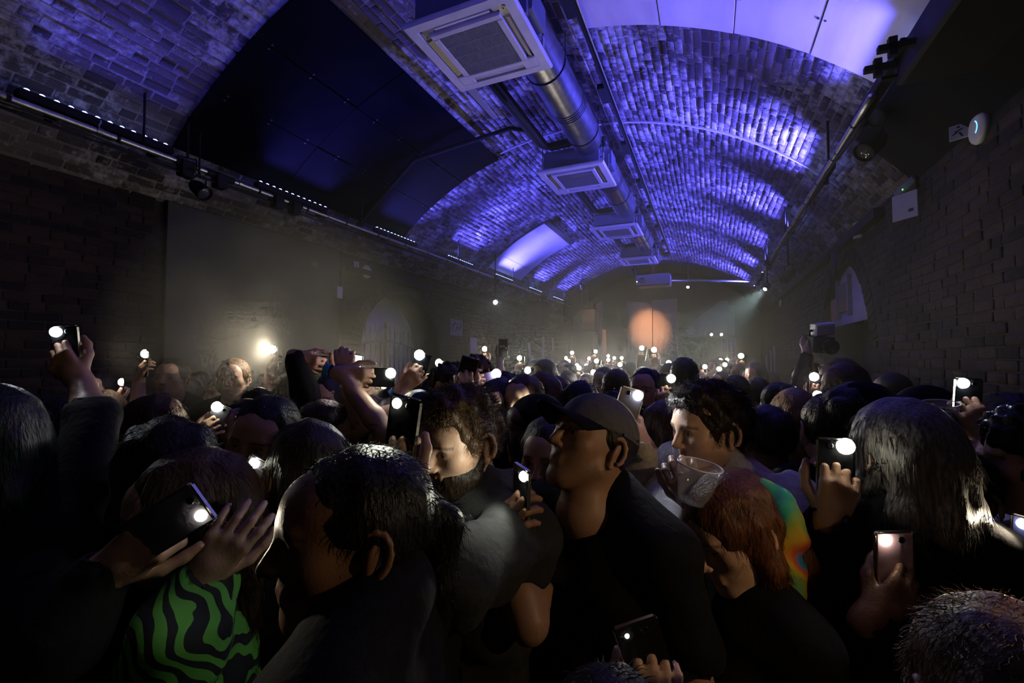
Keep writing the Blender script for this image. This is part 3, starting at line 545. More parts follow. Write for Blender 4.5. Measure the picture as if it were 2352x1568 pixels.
board('drape', 'dark teal drape under the stair wall at the far end', [(1557, 850), (1557, 774), (1690, 774), (1690, 850)], 16.9, mt=mat('teal drape', (.03, .045, .045), .9, bump=.6, nscale=3, stretch=(5, 1, .2)), cat='drape')
m = MB(); p0, p1 = onY(1661, 779, 15.5), onY(1690, 815, 15.5)
for k in range(4): x = p0[0]+(p1[0]-p0[0])*k/3; m.box((x-.018, 15.5, 0), (x+.018, 15.53, p0[2]))
for z in (p0[2], p0[2]-.14, p0[2]-.42): m.box((p0[0]-.02, 15.49, z-.018), (p1[0]+.02, 15.52, z+.018))
tag(m.build('lattice_stand', mat('pale painted steel', (.7, .74, .8), .5)), 'pale steel lattice stand before the stair wall', 'stand')
e = empty('projector', (-1.4, 13.3, 4.05), 'grey projector box hanging under the crown at the far end', 'projector')
m = MB(); m.box((-1.86, 13.0, 3.82), (-.96, 13.5, 4.14), bev=.03); loc_parent(m.build('case', mat('projector case', (.30, .32, .38), .5)), e)
m = MB(); m.lathe([(.07, 0), (.08, .03), (.06, .035), (0, .02)], (-1.7, 13.0, 3.98), (0, -1, 0), 16); loc_parent(m.build('lens', mat('dark lens', (.05, .05, .06), .08)), e)
m = MB(); m.tube([(-1.41, 13.25, 4.14), (-1.41, 13.25, 4.95)], .02, 8); m.box((-1.6, 13.15, 4.13), (-1.2, 13.35, 4.16)); loc_parent(m.build('bracket', M_black), e)
m = MB(); m.lathe([(.02, 0), (.015, .006), (0, .01)], (-1.84, 12.995, 3.95), (0, -1, 0), 8); loc_parent(m.build('status_lamp', mat('amber lamp', (.8, .5, .2), .3, emit=((1, .6, .3), 3))), e)
m = MB(); m.tube([(-1.0, 14.2, 4.12), (1.2, 14.2, 3.95)], .03, 8); tag(m.build('cross_tube', M_alu, None, True), 'short lighting tube across the hall by the projector', 'lighting rail')
par_lamp((-.55, 14.0, 3.86), (-.1, -.8, -.6), 'small lit lamp on the cross tube', .05, .14, mat('warm lit lens', (.9, .8, .6), .2, emit=((1, .9, .7), 6)))
par_lamp((-2.0, 13.6, 4.3), unit(np.array([-1.95, 16.7, 2.85])-np.array([-2.0, 13.6, 4.3])), 'warm spot lamp aimed at the buff boards', .07, .2, mat('dark lens', (.05, .05, .06), .08), 1300, (1.0, .55, .30), 27)
par_lamp((-3.6, 13.8, 4.0), unit(np.array([-3.75, 16.4, 2.5])-np.array([-3.6, 13.8, 4.0])), 'warm spot lamp aimed at the left far board', .07, .2, mat('dark lens', (.05, .05, .06), .08), 260, (1.0, .48, .24), 30)
# pale strips standing in for streaks of light on the far walls
M_pale = mat('pale strip of painted light', (.62, .62, .52), .7)
for (x, ya, yb, X, lb, wd) in [(1085, 775, 840, XL+.08, 'pale strip of painted light on the left wall beyond the poster', .16), (1222, 788, 838, XL+.10, 'leaning pale strip of painted light by the far left wall', .10), (1246, 773, 836, XL+.08, 'tall pale strip of painted light on the far left wall, second of three', .10), (1268, 777, 836, XL+.08, 'tall pale strip of painted light on the far left wall nearest the back', .10), (1772, 804, 852, XR-.08, 'tall pale strip of painted light on the far right wall', .09), (1780, 794, 832, XR-.08, 'thin pale strip of painted light on the far right wall nearer the archway', .08), (1762, 814, 840, XR-.08, 'short pale strip of painted light on the far right wall', .10)]:
    a, b = onX(x, ya, X), onX(x, yb, X); tilt = .35 if 'leaning' in lb else 0
    m = MB(); v = [(X, a[1]-wd-tilt, a[2]), (X, a[1]+wd-tilt, a[2]), (X, a[1]+wd, b[2]-.6), (X, a[1]-wd, b[2]-.6)]; sg = .03 if X < 0 else -.03
    v += [(q[0]+sg, q[1], q[2]) for q in v]; m.add(v, [(0, 1, 2, 3), (7, 6, 5, 4), (0, 4, 5, 1), (1, 5, 6, 2), (2, 6, 7, 3), (3, 7, 4, 0)]); tag(m.build('wall_strip', M_pale), lb, 'strip')
# ================================================================ figures: one continuous surface grown from a signed distance field
def rotm(yaw=0, pitch=0, roll=0):
    """local +x right, +y forward, +z up; yaw about z, pitch lifts the face, roll tips towards +x"""
    cy, sy = math.cos(yaw), math.sin(yaw); cp, sp = math.cos(pitch), math.sin(pitch); cr, sr = math.cos(roll), math.sin(roll)
    Rz = np.array([[cy, -sy, 0], [sy, cy, 0], [0, 0, 1]]); Rx = np.array([[1, 0, 0], [0, cp, -sp], [0, sp, cp]]); Ry = np.array([[cr, 0, sr], [0, 1, 0], [-sr, 0, cr]])
    return Rz @ Rx @ Ry
class SDF:
    def __init__(s): s.p = []
    def cone(s, a, b, ra, rb, k=.02, sub=False): s.p.append(('c', np.asarray(a, float), np.asarray(b, float), ra, rb, k, sub)); return s
    def ball(s, c, r, k=.02, sub=False): return s.cone(c, np.asarray(c, float)+1e-4, r, r, k, sub)
    def ell(s, c, rad, R=None, k=.02, sub=False): s.p.append(('e', np.asarray(c, float), np.asarray(rad, float), np.eye(3) if R is None else R, None, k, sub)); return s
    def plane(s, p, n, k=.004): s.p.append(('p', np.asarray(p, float), unit(n), None, None, k, True)); return s   # cuts away the side n points to
    def chain(s, pts, rs, k=.01):
        for i in range(len(pts)-1): s.cone(pts[i], pts[i+1], rs[i], rs[i+1], k)
        return s
    def bounds(s, pad=.03):
        lo = np.full(3, 1e9); hi = -lo
        for q in s.p:
            if q[6]: continue
            if q[0] == 'c': l = np.minimum(q[1]-q[3], q[2]-q[4]); h = np.maximum(q[1]+q[3], q[2]+q[4])
            else: r = np.sqrt((q[3]**2)@(q[2]**2)); l, h = q[1]-r, q[1]+r
            lo = np.minimum(lo, l); hi = np.maximum(hi, h)
        return lo-pad, hi+pad
    def field(s, xs, ys, zs, inflate=0.0):
        G = np.full((len(xs), len(ys), len(zs)), 1.0, np.float32)
        for q in s.p:
            pad = q[5]+.03+inflate
            if q[0] == 'p':
                D = ((xs-q[1][0])*q[2][0])[:, None, None]+((ys-q[1][1])*q[2][1])[None, :, None]+((zs-q[1][2])*q[2][2])[None, None, :]
                np.maximum(G, D.astype(np.float32), out=G); continue
            if q[0] == 'c': l = np.minimum(q[1]-q[3], q[2]-q[4])-pad; h = np.maximum(q[1]+q[3], q[2]+q[4])+pad
            else: r = np.sqrt((q[3]**2)@(q[2]**2)); l, h = q[1]-r-pad, q[1]+r+pad
            i0, i1 = np.searchsorted(xs, (l[0], h[0])); j0, j1 = np.searchsorted(ys, (l[1], h[1])); k0, k1 = np.searchsorted(zs, (l[2], h[2]))
            if i1 <= i0 or j1 <= j0 or k1 <= k0: continue
            X = xs[i0:i1, None, None]; Y = ys[None, j0:j1, None]; Z = zs[None, None, k0:k1]
            if q[0] == 'c':
                a, b = q[1], q[2]; ab = b-a; L2 = max(1e-12, float(ab@ab))
                px, py, pz = X-a[0], Y-a[1], Z-a[2]
                t = np.clip((px*ab[0]+py*ab[1]+pz*ab[2])/L2, 0, 1)
                D = np.sqrt((px-t*ab[0])**2+(py-t*ab[1])**2+(pz-t*ab[2])**2)-(q[3]+(q[4]-q[3])*t)
            else:
                R = q[3]; px, py, pz = X-q[1][0], Y-q[1][1], Z-q[1][2]
                u = [(px*R[0, i]+py*R[1, i]+pz*R[2, i])/q[2][i] for i in range(3)]
                k_ = np.sqrt(u[0]**2+u[1]**2+u[2]**2)+1e-9; k2 = np.sqrt((u[0]/q[2][0])**2+(u[1]/q[2][1])**2+(u[2]/q[2][2])**2)+1e-9
                D = k_*(k_-1)/k2
            g = G[i0:i1, j0:j1, k0:k1]; k = max(q[5], 1e-4)
            if q[6]: a_ = -D; h_ = np.clip(.5+.5*(a_-g)/k, 0, 1); G[i0:i1, j0:j1, k0:k1] = g*(1-h_)+a_*h_+k*h_*(1-h_)
            else: D = D-inflate; h_ = np.clip(.5+.5*(g-D)/k, 0, 1); G[i0:i1, j0:j1, k0:k1] = g*(1-h_)+D*h_-k*h_*(1-h_)
        return G
def axis(lo, hi, coarse, fine=()):
    """graded grid line: fine spacing inside the given (a, b, h) intervals"""
    x = [lo]
    while x[-1] < hi:
        h = coarse
        for a, b, f in fine:
            if a-1e-6 <= x[-1] <= b: h = min(h, f)
            elif x[-1] < a: h = min(h, max(f, a-x[-1]))
        x.append(x[-1]+max(h, .0015))
    return np.array(x)
_E = [((0, 0, 0), (1, 0, 0)), ((0, 1, 0), (1, 1, 0)), ((0, 0, 1), (1, 0, 1)), ((0, 1, 1), (1, 1, 1)), ((0, 0, 0), (0, 1, 0)), ((1, 0, 0), (1, 1, 0)), ((0, 0, 1), (0, 1, 1)), ((1, 0, 1), (1, 1, 1)), ((0, 0, 0), (0, 0, 1)), ((1, 0, 0), (1, 0, 1)), ((0, 1, 0), (0, 1, 1)), ((1, 1, 0), (1, 1, 1))]
def surface(G, xs, ys, zs):
    """naive surface nets on a graded grid"""
    ins = G < 0; nx, ny, nz = G.shape
    c = ins[:-1, :-1, :-1].astype(np.int8)
    for d in ((1, 0, 0), (0, 1, 0), (0, 0, 1), (1, 1, 0), (1, 0, 1), (0, 1, 1), (1, 1, 1)): c = c+ins[d[0]:nx-1+d[0], d[1]:ny-1+d[1], d[2]:nz-1+d[2]]
    act = (c > 0) & (c < 8); I, J, K = np.nonzero(act)
    if len(I) == 0: return np.zeros((0, 3)), np.zeros((0, 4), int)
    S = np.zeros((len(I), 3)); n = np.zeros(len(I)); ax = (xs, ys, zs)
    for p, q in _E:
        a = G[I+p[0], J+p[1], K+p[2]]; b = G[I+q[0], J+q[1], K+q[2]]; m = (a < 0) != (b < 0); t = np.where(m, a/np.where(m, a-b, 1), 0)
        for i, (id_, xx) in enumerate(zip((I, J, K), ax)): u0 = xx[id_+p[i]]; u1 = xx[id_+q[i]]; S[:, i] += np.where(m, u0+(u1-u0)*t, 0)
        n += m
    V = S/n[:, None]; idx = np.full(act.shape, -1, np.int64); idx[I, J, K] = np.arange(len(I)); Fs = []
    for d in range(3):
        sl0 = [slice(None)]*3; sl1 = [slice(None)]*3; sl0[d] = slice(0, -1); sl1[d] = slice(1, None)
        A, B = ins[tuple(sl0)], ins[tuple(sl1)]; u, v = (d+1) % 3, (d+2) % 3
        P = np.array(np.nonzero(A != B)); ok = (P[u] > 0) & (P[v] > 0) & (P[u] < act.shape[u]) & (P[v] < act.shape[v]); P = P[:, ok]
        flip = B[tuple(P)]
        def id_(du, dv): Q = P.copy(); Q[u] -= du; Q[v] -= dv; return idx[tuple(Q)]
        f = np.stack([id_(1, 1), id_(0, 1), id_(0, 0), id_(1, 0)], 1); f[flip] = f[flip][:, ::-1]; Fs.append(f)
    Fq = np.concatenate(Fs); return V, Fq[(Fq >= 0).all(1)]
def relax(V, Fq, it=1, lam=.5):
    for _ in range(it):
        S = np.zeros_like(V); n = np.zeros(len(V))
        for a, b in ((0, 1), (1, 2), (2, 3), (3, 0)):
            np.add.at(S, Fq[:, a], V[Fq[:, b]]); np.add.at(n, Fq[:, a], 1)
        V = V*(1-lam)+lam*S/np.maximum(n, 1)[:, None]
    return V
# ---------------------------------------------------------------- skin, cloth and hair materials
def mat_skin(name, c):
    if name in MATS: return MATS[name]
    m = bpy.data.materials.new(name); m.use_nodes = True; nt = m.node_tree; N = nt.nodes.new; L = nt.links.new; b = nt.nodes['Principled BSDF']
    b.inputs['Roughness'].default_value = .48; b.inputs['Specular IOR Level'].default_value = .45
    a1 = N('ShaderNodeAttribute'); a1.attribute_name = 'lip'; a2 = N('ShaderNodeAttribute'); a2.attribute_name = 'eye'; a3 = N('ShaderNodeAttribute'); a3.attribute_name = 'stub'
    tc = N('ShaderNodeTexCoord'); nz = N('ShaderNodeTexNoise'); nz.inputs['Scale'].default_value = 30; nz.inputs['Detail'].default_value = 4; L(tc.outputs['Object'], nz.inputs['Vector'])
    m0 = N('ShaderNodeMix'); m0.data_type = 'RGBA'; m0.inputs[6].default_value = (*[q*.85 for q in c], 1); m0.inputs[7].default_value = (c[0]*1.1, c[1]*1.04, c[2], 1); L(nz.outputs['Fac'], m0.inputs[0])
    mx = N('ShaderNodeMix'); mx.data_type = 'RGBA'; mx.inputs[7].default_value = (c[0]*.8, c[1]*.42, c[2]*.42, 1); L(a1.outputs['Fac'], mx.inputs[0]); L(m0.outputs[2], mx.inputs[6])
    m3 = N('ShaderNodeMix'); m3.data_type = 'RGBA'; m3.inputs[7].default_value = (.03, .02, .015, 1); L(a3.outputs['Fac'], m3.inputs[0]); L(mx.outputs[2], m3.inputs[6])
    m2 = N('ShaderNodeMix'); m2.data_type = 'RGBA'; m2.inputs[7].default_value = (.02, .015, .012, 1); L(a2.outputs['Fac'], m2.inputs[0]); L(m3.outputs[2], m2.inputs[6]); L(m2.outputs[2], b.inputs['Base Color'])
    bp = N('ShaderNodeBump'); bp.inputs['Strength'].default_value = .12; bp.inputs['Distance'].default_value = .004; n2 = N('ShaderNodeTexNoise'); n2.inputs['Scale'].default_value = 220; L(tc.outputs['Object'], n2.inputs['Vector']); L(n2.outputs['Fac'], bp.inputs['Height']); L(bp.outputs[0], b.inputs['Normal'])
    MATS[name] = m; return m
SKIN = {'fair': (.52, .33, .24), 'tan': (.40, .23, .15), 'brown': (.23, .12, .07), 'dark': (.12, .062, .04)}
def mskin(k): return mat_skin('skin '+k, SKIN[k])
HAIRC = {'black': (.010, .008, .007), 'dark brown': (.030, .018, .011), 'brown': (.085, .045, .022), 'blond': (.30, .19, .09), 'red brown': (.13, .045, .016), 'grey': (.20, .18, .16), 'green': (.008, .20, .10), 'light brown': (.16, .09, .045)}
def mhair(k):
    c = HAIRC[k]; return mat('hair '+k, c, .45, spec=.3, noise=tuple(q*.45 for q in c), nscale=40, stretch=(4, 4, .7), bump=.5)
CLOTH = {'black': (.006, .006, .0065), 'charcoal': (.035, .036, .038), 'grey': (.13, .13, .13), 'white': (.62, .61, .64), 'navy': (.02, .025, .05), 'olive': (.06, .06, .03), 'maroon': (.10, .02, .025), 'denim': (.05, .07, .12), 'cream': (.45, .40, .33), 'teal': (.02, .08, .085), 'lilac': (.40, .36, .52)}
def mcloth(k): c = CLOTH[k]; return mat('cloth '+k, c, .9, spec=.15, noise=tuple(q*.75 for q in c), nscale=60, bump=.25, sheen=.02)
# ---------------------------------------------------------------- body parts as field primitives
def head_sdf(S, C, R, hs=1.0, fine=True, jaw=1.0, nose=1.0, ears=True):
    T = lambda x, y, z: C+R@np.array([x*hs, y*hs, z*hs]); r = lambda q: q*hs
    S.ell(T(0, -.018, .030), (r(.076), r(.098), r(.088)), R, .03)
    S.ell(T(0, .028, -.028), (r(.060), r(.062), r(.082)), R, .03)
    S.ell(T(0, .045, .045), (r(.058), r(.05), r(.05)), R, .03)                   # forehead
    S.ball(T(0, .060*jaw, -.098), r(.021*jaw), .03)
    for s in (-1, 1):
        S.cone(T(s*.053, .0, -.052), T(s*.019, .055, -.098), r(.018), r(.015), .025)
        S.ball(T(s*.042, .055, -.012), r(.025), .022)
    if fine:
        S.cone(T(-.034, .083, .024), T(.034, .083, .024), r(.010), r(.010), .018)
        for s in (-1, 1): S.ball(T(s*.031, .104, .004), r(.017), .012, sub=True)
        for s in (-1, 1): S.ball(T(s*.031, .0755, .004), r(.0125), .003)
        S.cone(T(0, .089, .014), T(0, .108*nose, -.026), r(.0075), r(.0105), .010)
        for s in (-1, 1): S.ball(T(s*.0115, .098, -.030), r(.0075), .006)
        S.cone(T(-.017, .083, -.056), T(.017, .083, -.056), r(.0065), r(.0065), .006); S.ball(T(0, .087, -.056), r(.006), .006)
        S.cone(T(-.015, .082, -.067), T(.015, .082, -.067), r(.0068), r(.0068), .006)
        S.cone(T(-.024, .091, -.0615), T(.024, .091, -.0615), r(.0022), r(.0022), .003, sub=True)
    else:
        S.cone(T(0, .09, .012), T(0, .108, -.026), r(.009), r(.012), .012); S.cone(T(-.015, .084, -.06), T(.015, .084, -.06), r(.009), r(.009), .008)
        for s in (-1, 1): S.ball(T(s*.031, .108, .004), r(.018), .012, sub=True)
    if ears:
        for s in (-1, 1):
            if fine:
                S.ell(T(s*.078, -.012, -.006), (r(.006), r(.015), r(.027)), R @ rotm(-s*.45, 0, s*.12), .008)
                pts = [T(s*(.079+.010*math.sin(a*.5+.4)), -.010-.021*math.sin(a), .002-.031*-math.cos(a)*1.0) for a in np.linspace(-.5, 2.7, 7)]
                S.chain(pts, [r(.0055)]*7, .004); S.ball(T(s*.079, -.008, -.036), r(.008), .008)
            else: S.ell(T(s*.080, -.012, -.006), (r(.010), r(.018), r(.031)), R, .008)
    S.cone(T(0, -.030, -.055), T(0, -.045, -.15), r(.052), r(.055), .03)
def hand_sdf(S, W, h, n, s, pose='grip', sc=1.0, FP=None, k=.007):
    """W wrist, h along the fingers, n out of the palm, s towards the thumb. Returns finger joints"""
    h, n, s = unit(h), unit(n), unit(s); q = sc
    kn = [W+(h*.088-h*.006*abs(i-1)+s*(.030-.0205*i))*q for i in range(4)]
    for i in range(4): S.cone(W+(h*.012+s*(.017-.011*i))*q, kn[i], .0145*q, .0115*q, .014)
    S.cone(W-h*.02*q, W+h*.03*q, .024*q, .022*q, .02)
    C = {'grip': (28, 52, 38), 'fist': (78, 95, 62), 'relaxed': (18, 28, 20), 'flat': (3, 6, 4), 'cup': (34, 38, 26), 'wide': (12, 58, 40), 'hook': (52, 62, 40)}[pose]; J = []
    for i in range(4):
        L_ = (.074, .082, .077, .061)[i]*q; p = kn[i]; ang = 0; pts = [p]; spread = s*(.16-.11*i)*(.5 if pose in ('fist', 'grip') else 1.0)
        cc = FP[i] if FP else C
        for j, fr in enumerate((.47, .29, .24)):
            ang += math.radians(cc[j]); d = unit(h*math.cos(ang)+n*math.sin(ang)+spread*math.cos(ang)); p = p+d*L_*fr; pts.append(p)
        rs = [.0102*q, .0090*q, .0082*q, .0070*q]; rs = [x*(.88 if i == 3 else 1) for x in rs]; S.chain(pts, rs, k*.6); J.append(pts)
    tb = W+(h*.026+s*.024+n*.006)*q
    td = {'fist': (h*.75+s*.25+n*.7, h*.55-s*.5+n*.7, h*.4-s*.8+n*.5), 'flat': (h*.75+s*.75+n*.15, h*.85+s*.5, h*.9+s*.35)}.get(pose, (h*.70+s*.62+n*.45, h*.86+s*.22+n*.42, h*.95-s*.02+n*.30))
    pts = [tb]; p = tb
    for d, L_ in zip(td, (.044, .034, .027)): p = p+unit(d)*L_*q; pts.append(p)
    S.chain(pts, [.0150*q, .0115*q, .0100*q, .0080*q], k); J.append(pts); return J
def ik(a, c, l1, l2, pole):
    v = c-a; D = np.linalg.norm(v); L_ = l1+l2
    if D > L_*.995: f = D/(L_*.995); l1 *= f; l2 *= f
    D = max(D, abs(l1-l2)+.02); x = (l1*l1-l2*l2+D*D)/(2*D); h = math.sqrt(max(0, l1*l1-x*x)); u = v/np.linalg.norm(v); p = unit(pole-u*np.dot(pole, u)); return a+u*x+p*h
NPER = 0; WARN = []
def torso_sdf(S, B, s, female=False):
    """B maps body coordinates (x right, y forward, z up from the floor) to the figure frame; s scales to height"""
    T = lambda x, y, z: B(x*s, y*s, z*s); r = lambda q: q*s; R = B.R; w = .94 if female else 1.0
    S.ell(T(0, 0, .95), (r(.165), r(.112), r(.13)), R, .05); S.ell(T(0, .0, 1.10), (r(.142*w), r(.10), r(.15)), R, .05); S.ell(T(0, .002, 1.275), (r(.168*w), r(.112), r(.165)), R, .05)
    for q in (-1, 1):
        S.cone(T(q*.05, -.015, 1.425), T(q*.165*w, -.012, 1.395), r(.058), r(.056), .04); S.cone(T(q*.025, -.03, 1.49), T(q*.13*w, -.02, 1.435), r(.045), r(.042), .035)
        if female: S.ball(T(q*.075, .085, 1.265), r(.055), .04)
def legs_sdf(S, B, s, a=0.0):
    T = lambda x, y, z: B(x*s, y*s, z*s); r = lambda q: q*s
    for q in (-1, 1): S.cone(T(q*.088, 0, .90), T(q*.10, .015, .49), r(.088)+a, r(.058)+a, .03); S.cone(T(q*.10, .015, .49), T(q*.105, -.02, .10), r(.058)+a, r(.042)+a*1.4, .02)
def put(S, name, mt, parent, coarse, fine=((), (), ()), inflate=0.0, disp=None, smooth_it=0, attr=None, pad=.04):
    lo, hi = S.bounds(pad+inflate); xs, ys, zs = [axis(lo[i], hi[i], coarse, fine[i]) for i in range(3)]
    G = S.field(xs, ys, zs, inflate)
    if disp is not None: G = G+disp(xs[:, None, None], ys[None, :, None], zs[None, None, :]).astype(np.float32)
    V, Fq = surface(G, xs, ys, zs)
    if len(Fq) == 0: return None, V, Fq
    if smooth_it: V = relax(V, Fq, smooth_it)
    o = link(name, mesh(name, V, Fq, mt, True, attr(V) if attr else None), parent); return o, V, Fq
def vnormals(V, Fq):
    n = np.cross(V[Fq[:, 2]]-V[Fq[:, 0]], V[Fq[:, 3]]-V[Fq[:, 1]]); N = np.zeros_like(V)
    for i in range(4): np.add.at(N, Fq[:, i], n)
    return N/np.maximum(np.linalg.norm(N, axis=1), 1e-12)[:, None]
def strands(P, D, L_, rad, curl=0.0, grav=0.0, seg=4, seed=1):
    """thin tapered three-sided hairs"""
    r = np.random.default_rng(seed); n = len(P); L_ = L_*r.uniform(.6, 1.15, n); ref = r.normal(size=(n, 3)); A = np.cross(D, ref); A /= np.maximum(np.linalg.norm(A, axis=1), 1e-9)[:, None]; Bn = np.cross(D, A)
    ph = r.uniform(0, 6.28, n); V = []; cur = P.copy(); d = D.copy()
    for k in range(seg+1):
        t = k/seg; rr = rad*(1-.8*t); off = (A*np.cos(ph+t*9)[:, None]+Bn*np.sin(ph+t*9)[:, None])*(curl*t)
        for j in range(3): a = j*2.0944; V.append(cur+off+A*(rr*math.cos(a))+Bn*(rr*math.sin(a)))
        d = d+np.array([0, 0, -grav]); d /= np.linalg.norm(d, axis=1)[:, None]; cur = cur+d*(L_/seg)[:, None]
    V = np.stack(V, 1); m = 3*(seg+1); Fq = []
    for k in range(seg):
        for j in range(3): Fq.append((k*3+j, k*3+(j+1) % 3, k*3+3+(j+1) % 3, k*3+3+j))
    Fq = np.array(Fq)[None]+(np.arange(n)*m)[:, None, None]; return V.reshape(-1, 3), Fq.reshape(-1, 4)
def hair_sdf(S, C, R, hs, style):
    T = lambda x, y, z: C+R@np.array([x*hs, y*hs, z*hs]); r = lambda q: q*hs
    t = {'short': .010, 'crop': .004, 'curly': .024, 'long': .016, 'bun': .009, 'tail': .009, 'afro': .05, 'bob': .018, 'braids': .016, 'mop': .02, 'wavy': .012}[style]
    S.ell(T(0, -.020, .034), (r(.078+t*.8), r(.098+t), r(.088+t)), R, .02)
    if style in ('curly', 'mop'):
        for q in (-1, 0, 1): S.ball(T(q*.045, .06, .09), r(.034), .03)
        S.ball(T(0, .03, .115), r(.038), .03)
    if style == 'wavy':
        for q in (-1, 0, 1): S.ball(T(q*.040, .062, .100), r(.026), .025)
        S.ell(T(0, .01, .100), (r(.062), r(.075), r(.040)), R, .025)
    S.ell(T(0, .100, -.035), (r(.066), r(.076), r(.100)), R, .012, sub=True)                     # face opening
    if style not in ('long', 'bob', 'braids'):
        for q in (-1, 1): S.ell(T(q*.085, .022, -.050), (r(.028), r(.055), r(.062)), R, .01, sub=True); S.ell(T(q*.066, .075, -.005), (r(.030), r(.036), r(.045)), R, .01, sub=True)
        S.plane(T(0, -.05, -.062), R@np.array([0, .25, -1.0]), .004)
    else:
        low = {'long': -.28, 'bob': -.11, 'braids': -.24}[style]
        for q in (-1, 1):
            S.chain([T(q*.064, -.005, .03), T(q*.074, -.008, -.06), T(q*.070, .0, -.13), T(q*.062, .0, low)], [r(.028), r(.024), r(.020), r(.010)], .03)
            S.chain([T(q*.045, -.085, .0), T(q*.055, -.088, -.10), T(q*.05, -.085, low-.02)], [r(.04), r(.036), r(.014)], .03)
        S.chain([T(0, -.10, .0), T(0, -.105, -.10), T(0, -.10, low-.05)], [r(.04), r(.038), r(.016)], .03)
    if style == 'bun': S.ball(T(0, -.115, .085), r(.045), .012)
    if style == 'tail': S.chain([T(0, -.11, .04), T(0, -.15, .0), T(0, -.15, -.10), T(0, -.135, -.22)], [r(.022), r(.030), r(.028), r(.008)], .012)
class Frame:
    def __init__(s, R, o): s.R = R; s.o = o
    def __call__(s, x, y, z): return s.o+s.R@np.array([x, y, z])
def person(label, head, d, face, pitch=0, roll=0, skin='fair', hair=('short', 'dark brown'), top=('black', 'long'), arms=(), q=1, hs=1.0, bface=None, female=False, hood=False, hat=None, lean=(0, 0), beard=None, group=None, strand_n=None, hair_len=None, stub=0.0, low=-.03, strand_col=None, jew=None, neckhole=.075, topmat=None, seed=None, fold=None):
    global NPER; NPER += 1; sd = seed or NPER
    hc = at(head[0], head[1], d); view = unit(np.array([hc[0], hc[1], 0])); a0 = math.atan2(view[1], view[0])
    yaw = a0+math.radians(face)-math.pi/2; byaw = a0+math.radians(face if bface is None else bface)-math.pi/2
    R = rotm(yaw, math.radians(pitch), math.radians(roll)); RB = rotm(byaw)
    s = max(.80, (hc[2]-low)/1.635); fwd = RB@np.array([0, 1.0, 0])
    root = np.array([hc[0], hc[1], 0])-fwd*.02*s-np.array([lean[0], lean[1], 0]); root[2] = 0
    C = hc-root; B = Frame(RB, np.zeros(3)); e = empty('person', root, label, 'person', group)
    cs, hf, df = ((.022, .0125, .011), (.020, .0080, .0070), (.016, .0046, .0042))[q]
    S = SDF(); torso_sdf(S, B, s, female); legs_sdf(S, B, s)
    for sg in (-1, 1): S.cone(B(sg*.105*s, -.035, .045), B(sg*.115*s, .15*s, .035), .042*s, .032*s, .03)
    head_sdf(S, C, R, hs, q > 0)
    nb = C+R@np.array([0, -.045, -.15])*hs; S.cone(nb, B(0, -.02*s, 1.40*s)*1.0, .056*hs, .062*s, .035)
    fine = [[(C[i]-.135*hs, C[i]+.135*hs, hf)] for i in range(3)]
    GT = SDF(); torso_sdf(GT, B, s, female); spans = []
    hands = {}; HEM = []
    for sg in (-1, 1):
        A = next((a for a in arms if a['side'] == ('R' if sg > 0 else 'L')), None)
        sh = B(sg*.176*s*(.93 if female else 1), -.012*s, 1.395*s); ua, fa = .285*s, .255*s
        if A is None:
            el = B(sg*.235*s, -.03*s, 1.12*s); wr = B(sg*.20*s, .12*s, .92*s); h = unit(wr-el); n = B.R@np.array([-sg*1.0, .2, .1]); n = unit(n-h*np.dot(n, h)); th = unit(np.cross(h, n))*1.0
            if np.dot(th, fwd) < 0: th = -th
            pose = 'relaxed'; hq = max(df, .009)
        else:
            wr = A['wrist']-root; lift = np.clip((wr[2]-sh[2])/.4, 0, 1); sh = sh+np.array([0, 0, .055*lift*s])+unit(wr-sh)*.02
            Ds = np.linalg.norm(wr-sh)
            if Ds > (ua+fa)*1.0:                                     # reach: the shoulder girdle follows a little
                mv = min(Ds-(ua+fa)*.985, .07); sh = sh+unit(wr-sh)*mv; Ds -= mv
            if Ds > (ua+fa)*1.12: WARN.append((label, round(Ds/(ua+fa), 2)))
            el = A['elbow']-root if A.get('elbow') is not None else ik(sh, wr, ua, fa, np.asarray(A.get('pole', (0, 0, -1.0)), float))
            h, n, th, pose = A['h'], A['n'], A['s'], A.get('pose', 'grip'); hq = df
        S.cone(B(sg*.15*s, -.012*s, 1.39*s), sh, .058*s, .052*s, .035); S.cone(sh, el, .050*s, .040*s, .022)
        md = el+(wr-el)*.28; S.chain([el, md, wr], [.039*s, .042*s, .0275*s], .016)
        J = hand_sdf(S, wr, h, n, th, pose, A.get('hsc', s) if A else s, A.get('fp') if A else None); hands[sg] = (wr, h, n, th, J)
        if A is not None or q == 2:
            pts = np.array([p for f_ in J for p in f_]+[wr]); lo, hi = pts.min(0)-.02, pts.max(0)+.02
            for i in range(3): fine[i].append((lo[i], hi[i], hq if A is not None else .012))
        sl = (A or {}).get('sleeve', top[1]) if A else top[1]
        GT.cone(B(sg*.15*s, -.012*s, 1.39*s), sh, .060*s, .054*s, .035)
        if sl == 'long': en = wr-unit(wr-el)*.012; GT.cone(sh, el, .051*s, .043*s, .022); GT.chain([el, el+(en-el)*.3, en], [.041*s, .042*s, .031*s], .02); HEM.append((en, unit(wr-el), .036*s))
        elif sl == 'half': en = el+(wr-el)*.12; GT.cone(sh, el, .051*s, .043*s, .022); GT.cone(el, en, .043*s, .044*s, .01); HEM.append((en, unit(wr-el), .056*s))
        elif sl == 'short': en = sh+(el-sh)*.66; GT.cone(sh, en, .053*s, .054*s, .022); HEM.append((en, unit(el-sh), .066*s))
